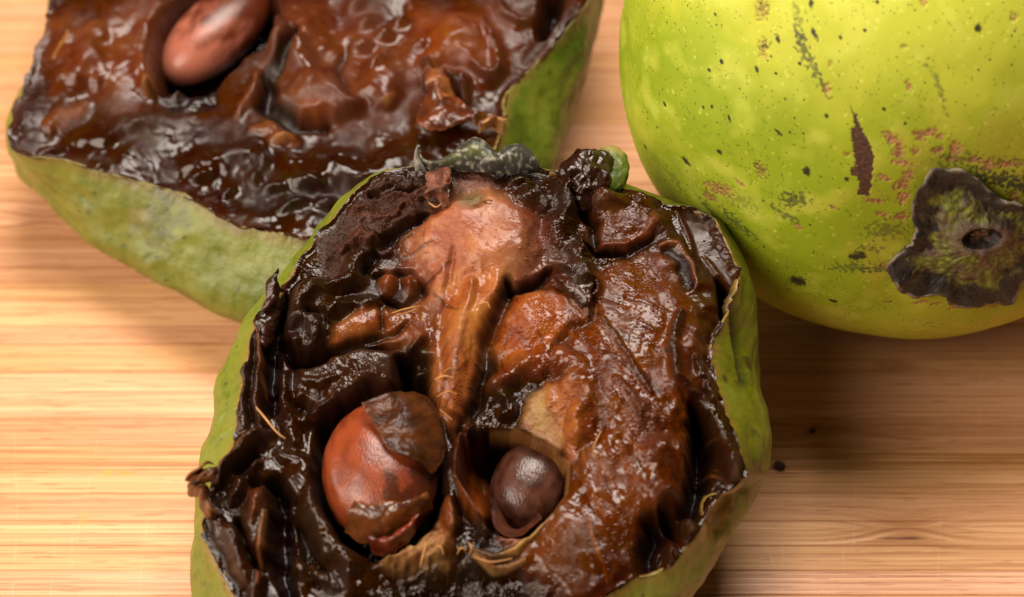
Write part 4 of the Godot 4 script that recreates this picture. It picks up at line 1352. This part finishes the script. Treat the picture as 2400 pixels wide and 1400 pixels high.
	var dk := func(d: Vector3) -> Color: return s(84, 50, 40).lerp(s(58, 30, 20), clampf(0.4 + ns.get_noise_3dv(d * 2.0 + Vector3(5, 0, 0)) * 1.6, 0, 1))
	part("seed", ellipsoid(Vector3(0.887, -1.217, -0.74), Vector3(0.6, 0.8, 0.42), -24, 72, 48, dk, seed_shape), M.seed, root, xf, "dark purplish brown seed in its hollow")
	# films and flaps
	var brown := flat_tint(s(104, 56, 24), s(62, 32, 15), 151)
	var amber := flat_tint(s(84, 44, 18), s(50, 26, 12), 152)
	part("seed_membrane", ribbon([Vector3(-1.758, -0.353, 0.6), Vector3(-1.578, -0.641, 0.58), Vector3(-1.466, -0.889, 0.57), Vector3(-1.356, -1.067, 0.55), Vector3(-1.208, -1.163, 0.54)], [Vector3(-0.959, -0.017, 0.25), Vector3(-0.58, -0.234, 0.12), Vector3(-0.429, -0.571, 0.05), Vector3(-0.436, -1.026, 0.1), Vector3(-0.614, -1.425, 0.26)], 40, 18, 0.14, 0.03, 0.035, 153, amber, 0.08), M.film, root, xf, "amber flap over the top of the seed")
	part("seed_membrane", ribbon([Vector3(-1.832, -1.918, 0.44), Vector3(-1.617, -2.003, 0.48), Vector3(-1.365, -1.975, 0.52), Vector3(-1.038, -1.96, 0.44), Vector3(-0.718, -1.688, 0.24)], [Vector3(-1.999, -2.321, 0.12), Vector3(-1.705, -2.454, 0.1), Vector3(-1.367, -2.447, 0.24), Vector3(-0.977, -2.223, 0.2), Vector3(-0.622, -1.896, 0)], 40, 16, 0.1, 0.03, 0.04, 154, brown, 0.12), M.wet, root, xf)
	part("seed_membrane", ribbon([Vector3(-1.615, -2.468, 0.3), Vector3(-1.361, -2.511, 0.34), Vector3(-1.035, -2.309, 0.36), Vector3(-0.776, -2.098, 0.3)], [Vector3(-1.571, -2.604, 0.05), Vector3(-1.303, -2.691, 0.1), Vector3(-1.008, -2.516, 0.1), Vector3(-0.817, -2.183, 0.05)], 30, 14, 0.22, 0.04, 0.08, 155, flat_tint(s(112, 46, 24), s(72, 28, 16), 156)), M.wet, root, xf)
	part("seed_membrane", ribbon([Vector3(0.263, -1.808, -0.3), Vector3(0.346, -2.146, -0.15), Vector3(0.547, -2.362, 0), Vector3(0.813, -2.327, 0.02), Vector3(1.081, -2.041, -0.05)], [Vector3(0.342, -1.463, -0.55), Vector3(0.479, -1.907, -0.42), Vector3(0.647, -2.121, -0.32), Vector3(0.849, -2.071, -0.3), Vector3(1.031, -1.825, -0.35)], 30, 10, 0.03, 0.04, 0.03, 157, flat_tint(s(78, 40, 24), s(48, 24, 15), 158)), M.film, root, xf)
	# lens-shaped flap at the upper right
	var lens_noise := noise(161, 1.0, 2)
	part("membrane_flap", ribbon([Vector3(1.306, 2.048, 0.3), Vector3(1.614, 2.001, 0.4), Vector3(1.888, 1.915, 0.42)], [Vector3(1.578, 1.666, 0.3), Vector3(1.746, 1.382, 0.34), Vector3(1.875, 1.197, 0.3)], 26, 16, 0.12, 0.05, 0.12, 163, flat_tint(s(56, 28, 14), s(34, 18, 10), 164), 0.1), M.wet, root, xf)
	part("membrane_flap", ribbon([Vector3(-0.797, 3.886, 0.3), Vector3(-0.584, 3.91, 0.36), Vector3(-0.373, 3.82, 0.32)], [Vector3(-0.755, 3.386, 0.3), Vector3(-0.576, 3.245, 0.36), Vector3(-0.384, 3.587, 0.34)], 30, 18, 0.14, 0.04, 0.22, 165, flat_tint(s(120, 70, 44), s(74, 38, 24), 166, 4.0), 0.3), M.dry, root, xf)
	# torn strip standing at the left border
	part("membrane_flap", ribbon([Vector3(-3.186, 1.983, 0.5), Vector3(-3.288, 1.795, 0.35), Vector3(-3.426, 1.485, 0.2), Vector3(-3.533, 0.978, 0.15)], [Vector3(-3.108, 1.666, 0.3), Vector3(-3.149, 1.508, 0.15), Vector3(-3.248, 1.174, 0.05), Vector3(-3.386, 0.745, 0)], 34, 14, 0.1, 0.06, 0.14, 167, flat_tint(s(52, 27, 15), s(28, 15, 9), 168), 0.2), M.wet, root, xf)
	# dry curl hanging over the left skin
	part("dry_curl", ribbon([Vector3(-4.261, -1.298, 0.3), Vector3(-4.398, -1.507, 0.4), Vector3(-4.416, -1.639, 0.3), Vector3(-4.291, -1.833, 0.25), Vector3(-4.101, -2.026, 0.2), Vector3(-3.976, -2.074, 0.1)], [Vector3(-3.998, -1.374, 0.35), Vector3(-4.018, -1.593, 0.55), Vector3(-4.095, -1.75, 0.5), Vector3(-4.073, -1.889, 0.4), Vector3(-3.959, -1.993, 0.3), Vector3(-3.833, -2.068, 0.2)], 44, 16, 0.2, 0.04, 0.2, 171, flat_tint(s(112, 70, 40), s(54, 30, 18), 172, 3.0), 0.25), M.film, root, xf)
	part("dry_curl", ribbon([Vector3(-4.23, -1.366, 0.42), Vector3(-4.279, -1.517, 0.5), Vector3(-4.348, -1.558, 0.46), Vector3(-4.433, -1.592, 0.4)], [Vector3(-4.053, -1.321, 0.36), Vector3(-4.155, -1.4, 0.6), Vector3(-4.301, -1.522, 0.66), Vector3(-4.468, -1.593, 0.44)], 24, 10, 0.15, 0.03, 0.06, 173, flat_tint(s(140, 90, 48), s(84, 50, 28), 174)), M.film, root, xf)
	# knob of wet flesh with a folded scrap of green skin behind it
	var lump := noise(183, 1.3, 3)
	part("skin_scrap", ellipsoid(Vector3(2.216, 3.989, 0.12), Vector3(0.34, 0.5, 0.2), -14, 80, 56, func(d): return s(62, 82, 14).lerp(s(92, 100, 26), clampf(0.4 + lump.get_noise_3dv(d * 2.0), 0, 1)).lerp(s(150, 132, 70), smoothstep(0.75, 0.95, d.y + 0.3 * d.z) * 0.7), func(d): return 1.0 + 0.12 * lump.get_noise_3dv(d)), M.skin, root, xf, "green skin scrap folded behind a wet knob")
	part("pulp_knob", ellipsoid(Vector3(1.868, 3.814, 0.3), Vector3(0.43, 0.52, 0.38), -14, 110, 72, func(d): return s(46, 25, 15).lerp(s(30, 16, 10), clampf(0.5 + lump.get_noise_3dv(d * 2.0), 0, 1)), func(d): return 1.0 + 0.3 * lens_noise.get_noise_3dv(d * 1.1 + Vector3(3, 0, 0)) + 0.04 * lump.get_noise_3dv(d * 3.0)), M.wet, root, xf)
	# calyx cut through: lobed grey green collar
	var ctint := func(u: float, v: float, q: Vector3) -> Color:
		var f := lump.get_noise_3dv(q * 2.0)
		var g := lump.get_noise_3dv(q * 6.0)
		var col := s(60, 58, 50).lerp(s(84, 90, 46), clampf(0.4 - absf(v - 0.5) * 3.0 + f * 1.6, 0, 0.9) * (0.35 if u < 0.3 else 1.0))
		return col.lerp(s(176, 170, 150), clampf(g * 1.4 - 0.1 + smoothstep(0.9, 1.0, v) * 0.5, 0, 0.7))
	part("calyx", ribbon([Vector3(-0.933, 4.016, 0.1), Vector3(-0.518, 3.963, 0.2), Vector3(-0.021, 3.894, 0.3), Vector3(0.473, 3.862, 0.3), Vector3(1.053, 4.016, 0.1)], [Vector3(-0.989, 4.337, 0.25), Vector3(-0.8, 4.086, 0.3), Vector3(-0.446, 4.155, 0.35), Vector3(-0.234, 4.342, 0.42), Vector3(-0.009, 4.47, 0.45), Vector3(0.189, 4.374, 0.42), Vector3(0.373, 4.198, 0.36), Vector3(0.515, 4.312, 0.4), Vector3(0.72, 4.368, 0.4), Vector3(0.932, 4.289, 0.34), Vector3(1.053, 4.043, 0.2)], 90, 22, 0.14, 0.05, 0.035, 191, ctint), M.film, root, xf)
	part("calyx_spur", ribbon([Vector3(-0.967, 3.926, 0.3), Vector3(-0.994, 4.072, 0.4), Vector3(-0.978, 4.202, 0.5), Vector3(-0.907, 4.239, 0.55)], [Vector3(-0.799, 3.912, 0.25), Vector3(-0.883, 4.059, 0.35), Vector3(-0.923, 4.192, 0.46), Vector3(-0.88, 4.234, 0.5)], 20, 8, 0.05, 0.04, 0.05, 192, flat_tint(s(120, 114, 100), s(60, 56, 48), 193, 4.0)), M.dry, root, xf)
	# slivers of fibre
	var st := new_tubes()
	for q in [[Vector3(-1.323, 1.325, 0.3), Vector3(-1.137, 1.375, 0.34), Vector3(-0.885, 1.444, 0.32)], [Vector3(-1.275, 1.289, 0.28), Vector3(-1.068, 1.331, 0.32), Vector3(-0.899, 1.408, 0.3)], [Vector3(-0.044, -2.76, 0.3), Vector3(-0.009, -2.698, 0.42), Vector3(-0.056, -2.601, 0.4)], [Vector3(0.022, -2.795, 0.3), Vector3(0.286, -2.905, 0.36), Vector3(0.614, -2.843, 0.34)], [Vector3(-0.229, -2.743, 0.25), Vector3(-0.174, -2.691, 0.4), Vector3(-0.095, -2.712, 0.36)], [Vector3(-0.635, -2.76, 0.3), Vector3(-0.502, -2.664, 0.42), Vector3(-0.436, -2.781, 0.36)], [Vector3(-0.796, -2.967, 0.3), Vector3(-0.749, -2.795, 0.4), Vector3(-0.7, -2.587, 0.4)], [Vector3(-0.602, 0.104, 0.45), Vector3(-0.466, 0.141, 0.5), Vector3(-0.319, 0.129, 0.46)], [Vector3(-0.566, -0.176, 0.42), Vector3(-0.397, -0.114, 0.48), Vector3(-0.262, -0.148, 0.44)], [Vector3(-0.53, -0.386, 0.4), Vector3(-0.326, -0.576, 0.42)], [Vector3(-0.469, 0.232, 0.46), Vector3(-0.346, 0.289, 0.5)], [Vector3(3.234, 0.285, 0.2), Vector3(3.3, 0.046, 0.24), Vector3(3.258, -0.084, 0.2)], [Vector3(-0.75, 3.28, 0.4), Vector3(-0.629, 3.173, 0.44), Vector3(-0.546, 3.246, 0.42)], [Vector3(0.11, 3.288, 0.4), Vector3(0.208, 3.304, 0.46), Vector3(0.292, 3.293, 0.42)], [Vector3(0.068, 1.328, 0.62), Vector3(0.205, 1.357, 0.64), Vector3(0.259, 1.285, 0.6)], [Vector3(-3.425, -0.35, 0.4), Vector3(-3.241, -0.592, 0.46), Vector3(-3.067, -0.801, 0.44), Vector3(-2.947, -0.878, 0.4)], [Vector3(2.025, -0.708, 0.3), Vector3(1.919, -0.941, 0.34), Vector3(1.851, -1.14, 0.3)], [Vector3(2.22, -1.069, 0.3), Vector3(2.014, -1.335, 0.34)]]:
		tube(st, q, 0.018, s(190, 142, 84).lerp(s(140, 84, 40), rng.randf()))
	part("fibres", shell(st[0], st[1], st[2]), M.film, root, xf).set_meta("kind", "stuff")


func back_half() -> void:
	var root := thing("halved_fruit", Vector3(-0.04031, 0, -0.06152), "cut half lying behind, glossy brown face with one pinkish brown seed", "fruit", "cut fruit halves")
	var xf := Transform3D(Vector3(0.99863, 0.05187, 0.00637), Vector3(0.00000, 0.12187, -0.99255), Vector3(-0.05226, 0.99119, 0.12170), Vector3(0, 0.03300, 0))
	var rim := [4.87, 5.10, 5.38, 5.65, 5.82, 5.90, 6.02, 6.08, 6.05, 6.05, 6.08, 6.07, 6.01, 5.97, 5.97, 5.98, 6.02, 5.94, 5.88, 5.85, 5.85, 5.87, 5.91, 5.88, 5.82, 5.79, 5.78, 5.79, 5.84, 5.90, 5.89, 5.84, 5.82, 5.82, 5.84, 5.89, 5.76, 5.64, 5.56, 5.50, 5.46, 5.29, 5.14, 5.02, 4.91, 4.80, 4.73, 4.81, 4.88, 4.96, 5.06, 5.17, 5.31, 5.46, 5.47, 5.14, 4.73, 4.51, 4.33, 4.16, 4.02, 3.90, 3.82, 3.76, 3.71, 3.74, 3.80, 3.87, 3.94, 4.04, 4.06, 4.10, 4.16, 4.25, 4.29, 4.33, 4.36, 4.34, 4.33, 4.35, 4.38, 4.44, 4.44, 4.44, 4.46, 4.50, 4.50, 4.47, 4.41, 4.33, 4.23, 4.13, 4.16, 4.29, 4.47, 4.65]
	var wide := [5.28, 5.42, 5.59, 5.80, 6.07, 6.40, 6.60, 6.82, 6.92, 7.06, 7.13, 7.09, 7.10, 7.16, 7.11, 7.07, 7.08, 7.15, 7.10, 7.06, 7.06, 7.12, 7.18, 7.09, 7.06, 7.08, 6.93, 6.61, 6.36, 6.03, 5.68, 5.42, 5.24, 5.12, 5.11, 5.13, 5.24, 5.40, 5.58, 5.65, 5.43, 5.25, 5.11, 5.00, 4.93, 4.86, 4.79, 4.80, 4.79, 4.80, 4.85, 4.93, 5.04, 5.17, 5.26, 5.29, 5.37, 5.30, 5.27, 5.28, 5.21, 5.07, 4.97, 4.92, 4.90, 4.92, 4.95, 5.03, 5.06, 5.07, 5.10, 5.17]
	var side := func(th: float) -> Color:
		var k := 0.5 + 0.5 * cos(th)
		return s(112, 114, 34).lerp(s(62, 82, 10), k)
	var bmarks := [[Vector3(-2.151, -3.216, -0.5), 0.75, s(70, 74, 50), 0.8], [Vector3(-2.634, -3.107, -0.55), 0.3, s(140, 124, 84), 0.8], [Vector3(-2.382, -3.27, -0.6), 0.2, s(150, 120, 84), 0.8], [Vector3(-1.591, -3.489, -0.5), 0.3, s(56, 60, 40), 0.6], [Vector3(-1.272, -4.094, -1.2), 0.5, s(84, 100, 18), 0.6]]
	part("skin", half_skin(rim, wide, 1.3, 3.2, 420, 60, 201, skin_tint(203, s(112, 100, 42), side, bmarks), [[[Vector3(-2.986, -4.034, -1.2), Vector3(-2.591, -3.924, -0.9)], 0.12, 0.08, 0.3]]), M.skin, root, xf)
	var p := Pad.new(-5.5, -4.6, 6.1, 6.0, 0.026, 211)
	var rd := noise(212, 1.1, 4, FastNoiseLite.TYPE_SIMPLEX_SMOOTH, true)
	var D := s(62, 28, 14)
	var DD := s(26, 12, 8)
	p.base(s(66, 31, 14), 0.28, 0.3)
	p.pen(s(108, 52, 22), 0.28, 0.35, 0.4)
	p.poly([-4.712, 0.81, -2.718, 1.137, -2.271, -0.507, -2.788, -0.982, -4.406, -0.619], 0.5, 0.06, 0.8)
	p.pen(s(106, 54, 28), 0.28, 0.3, 0.3)
	p.poly([-3.441, 1.065, -2.409, 1.332, -2.485, 0.205, -2.661, -0.591, -3.119, 0.13], 0.3, 0.1, 0.8)
	p.pen(s(108, 54, 28), 0.24, 0.35, 0.4)
	p.poly([-0.463, 1.247, 0.997, 0.976, 2.459, -0.103, 2.322, -1.089, 1.246, -1.631, 0.145, -1.393, -0.377, -0.386], 0.5, 0.1, 0.8)
	p.pen(s(116, 54, 20), 0.24, 0.2, 0.3)
	p.poly([2.12, 0.928, 4.037, 0.64, 3.88, -0.462, 3.1, -0.925, 2.309, -0.496], 0.4, 0.1, 0.9)
	p.pen(s(46, 21, 10), 0.2, 0.25, 0.3)
	p.poly([-3.764, -1.53, -0.935, -1.642, 0.332, -2.077, 2.498, -2.161, 3.729, -2.209, 2.521, -3.386, 0.269, -4.04, -1.127, -3.529, -2.878, -2.716, -4.326, -2.185], 0.4, -0.08, 0.9)
	p.pen(s(50, 26, 20), 0.3, 0.8, 0.1)
	p.poly([-5.132, -1.961, -4.816, -0.503, -4.576, -0.513, -4.712, -1.493, -4.561, -2.176], 0.12, 0.02, 0.9)
	p.pen(null, 0.2, 0.3, 0.3)
	for q in [[-4.026, -0.435, 1.0, 0.6, 60, 0.25], [-2.967, -1.659, 1.2, 0.4, 10, 0.2], [0.225, 0.294, 0.6, 1.2, 20, 0.3], [3.089, 0.072, 1.0, 0.8, 0, 0.3], [1.69, -0.867, 0.7, 0.9, -20, 0.3], [1.361, -2.782, 2.0, 0.6, -5, 0.2], [-1.354, -2.394, 1.2, 0.4, 12, 0.2], [-3.71, 0.46, 0.5, 0.9, -10, 0.2]]:
		p.blob(q[0], q[1], q[2], q[3], q[4], q[5], 0.0)
	# orange tatters
	p.pen(s(112, 58, 26), 0.3, 0.8, 0.2)
	p.line([-4.464, -1.6, -4.178, -1.319, -3.717, -1.19], 0.3, 0.08, 0.7)
	p.line([-0.689, -1.845, -0.302, -1.812, 0.104, -2.164], 0.26, 0.1, 0.7)
	p.line([-0.947, -1.447, -0.74, -0.966, -0.604, -0.575], 0.2, 0.14, 0.6)
	p.pen(s(146, 96, 48), 0.4, 0.8, 0.14)
	p.blob(-0.136, -2.011, 0.3, 0.14, 10, 0.2, 1.0)
	p.blob(-2.689, -0.739, 0.14, 0.3, 0, 0.4, 1.0)
	p.blob(-2.122, -0.91, 0.2, 0.12, 0, 0.3, 1.0)
	p.line([-4.462, -0.066, -4.336, 0.283, -4.286, 0.587], 0.07, 0.1, 0.9)
	p.blob(1.781, -1.312, 0.1, 0.12, 0, 0.14, 1.0)
	# hollow and mouth of the seed
	p.pen(DD, 0.25, 0.4, 0.08)
	p.poly([-2.589, 0.719, -2.166, 1.321, -1.639, 1.926, -0.665, 1.988, -0.452, 1.039, -0.614, 0.329, -1.03, -0.058, -1.622, -0.732, -2.494, -0.697, -2.589, 0.007], 0.2, -1.4, 1.0)
	p.poly([-2.589, 0.719, -2.088, 1.37, -1.855, 1.516, -2.209, 0.806], 0.1, -0.4, 1.0)
	p.pen(s(30, 22, 18), 0.2, 1.3, 0.1)
	p.poly([-2.641, -0.84, -1.46, -0.789, -1.273, -1.239, -2.211, -1.299], 0.15, -0.1, 0.9)
	# rolls of membrane
	p.pen(s(90, 46, 30), 0.16, 0.4, 0.15)
	p.line([-0.441, 0.833, -0.244, 0.111, -0.361, -0.685], 0.26, 0.3, 0.6)
	p.line([0.084, -0.104, 0.349, -0.714, 0.923, -1.327, 1.161, -1.434], 0.5, 0.34, 0.7)
	p.pen(DD, 0.34, 0.08, 0.1)
	p.line([-0.015, 0.304, -0.367, -0.585, -0.493, -1.172, 0.081, -1.682, 0.626, -1.704], 0.28, -0.35, 0.9)
	p.line([1.106, 0.155, 0.818, -0.634, 1.154, -1.238], 0.12, -0.15, 0.4)
	p.pen(s(120, 60, 26), 0.2, 0.4, 0.1)
	p.blob(0.46, -1.454, 0.45, 0.25, 0, 0.1, 0.8)
	p.pen(s(92, 50, 34), 0.13, 1.2, 0.1)
	for q in [[1.331, 0.552, 0.3], [1.659, 0.233, 0.26], [1.97, 0.525, 0.22], [1.271, -0.053, 0.25], [1.524, -0.563, 0.3], [2.301, -0.096, 0.25], [2.467, -0.503, 0.2], [1.158, 0.97, 0.3]]:
		p.blob(q[0], q[1], q[2], q[2] * 0.8, 20, 0.22, 0.4)
	p.pen(s(86, 46, 30), 0.14, 0.8, 0.1)
	p.line([2.367, -1.384, 2.413, -1.774, 2.649, -1.976], 0.16, 0.25, 0.7)
	p.line([2.468, -0.553, 2.711, -1.007, 2.835, -1.5], 0.26, 0.3, 0.5)
	p.line([2.863, -0.718, 3.1, -0.925, 3.182, -1.32], 0.2, 0.28, 0.5)
	p.line([3.253, -0.535, 3.646, -0.848, 3.88, -0.66], 0.16, 0.25, 0.5)
	p.line([3.637, 1.068, 3.878, 0.647, 4.354, 0.423], 0.12, 0.24, 0.6)
	p.line([3.481, 0.46, 3.801, -0.259, 3.802, -0.756], 0.16, 0.2, 0.4)
	p.pen(DD, 0.3, 0.3, 0.08)
	p.poly([4.636, 1.128, 5.077, 1.315, 4.91, 0.705, 4.589, 0.059, 4.528, 0.415], 0.12, -0.7, 1.0)
	p.pen(s(60, 34, 24), 0.4, 0.8, 0.1)
	p.line([4.351, -0.382, 4.747, 0.103, 5.229, 0.793], 0.24, 0.05, 0.8)
	p.pen(s(40, 20, 12), 0.14, 0.3, 0.15)
	p.poly([-0.849, -3.074, 0.67, -2.755, 1.297, -3.154, 0.723, -4.056, -0.5, -3.829], 0.3, 0.0, 0.9)
	for q in [[-0.499, -2.474, 0.16, 0.3], [-0.235, -3.097, 0.4, 0.14], [0.375, -3.026, 0.36, 0.18], [0.697, -3.411, 0.3, 0.16], [-0.558, -2.803, 0.14, 0.3], [-1.561, -2.765, 0.3, 0.1], [-1.077, -3.112, 0.3, 0.1], [0.09, -3.481, 0.4, 0.14], [-4.336, -2.088, 0.3, 0.12], [-3.361, -2.508, 0.24, 0.12]]:
		p.blob(q[0], q[1], q[2], q[3], 15, 0.24, 0.2)
	p.wrinkle(1.737, -2.513, 2.6, 1.0, -6, rd, 0.3, 1.6, 0.06)
	p.wrinkle(-0.205, -3.655, 2.0, 0.8, 20, rd, 0.5, 1.4, 0.1)
	p.pen(null, 0.12, 1.0, 0.0)
	for n in 36:
		var r := rng.randf_range(0.05, 0.14)
		p.blob(rng.randf_range(-5.0, 5.2), rng.randf_range(-4.0, 2.6), r * rng.randf_range(1.2, 3.5), r, rng.randf_range(-40, 40), rng.randf_range(0.02, 0.06), 0.0)
	p.soften(8)
	p.patchy(noise(226, 0.8, 4), 0.35)
	p.dry_walls()
	var crumples := [[noise(221, 0.9, 3), 0.07, true, 0.25], [noise(222, 1.4, 2, FastNoiseLite.TYPE_SIMPLEX_SMOOTH, true), 0.05, true, 0.0], [noise(223, 5.0, 2), 0.012, true, 0.2], [noise(224, 0.5, 2), 0.14, false, 0.3]]
	var su := p.surface(rim, 0.45, crumples, 0.72)
	part("pulp", shell(su[0], su[1], su[2], su[3]), flesh_material(p, 231, 0.01, []), root, xf)
	var ns := noise(241, 1.2, 3)
	part("seed", ellipsoid(Vector3(-1.647, 1.186, -0.8), Vector3(0.7, 1.42, 0.6), -38, 80, 56, func(d): return s(160, 94, 74).lerp(s(84, 36, 17), clampf(0.75 + d.y * 1.5 + ns.get_noise_3dv(d * 2.0), 0, 1))), M.seed, root, xf)
	part("membrane_flap", ribbon([Vector3(2.384, -1.441, 0.2), Vector3(2.369, -1.94, 0.35), Vector3(2.531, -2.223, 0.4), Vector3(2.985, -2.155, 0.35), Vector3(3.29, -2.024, 0.35), Vector3(3.514, -2.101, 0.25), Vector3(3.929, -1.947, 0.15)], [Vector3(2.809, -1.107, 0.25), Vector3(2.972, -1.444, 0.3), Vector3(3.206, -1.647, 0.3), Vector3(3.434, -1.715, 0.25), Vector3(3.585, -1.731, 0.2), Vector3(3.739, -1.785, 0.2), Vector3(3.968, -1.737, 0.15)], 50, 14, 0.1, 0.05, 0.12, 251, flat_tint(s(96, 46, 20), s(64, 32, 16), 252), 0.1), M.wet, root, xf)
	part("membrane_flap", ribbon([Vector3(3.424, -2.043, 0.05), Vector3(3.658, -2.042, 0.1), Vector3(3.921, -2.073, 0)], [Vector3(3.593, -1.999, 0.3), Vector3(3.79, -1.939, 0.4), Vector3(3.991, -1.947, 0.3)], 24, 10, 0.1, 0.05, 0.1, 253, flat_tint(s(170, 126, 78), s(110, 66, 36), 254)), M.film, root, xf)
	part("membrane_flap", ribbon([Vector3(2.373, -0.854, 0.2), Vector3(2.499, -0.682, 0.35), Vector3(2.739, -0.829, 0.4)], [Vector3(2.584, -1.332, 0.3), Vector3(2.826, -1.515, 0.4), Vector3(3.048, -1.35, 0.3)], 24, 12, 0.2, 0.05, 0.12, 255, flat_tint(s(140, 84, 46), s(86, 46, 26), 256), 0.2), M.wet, root, xf)
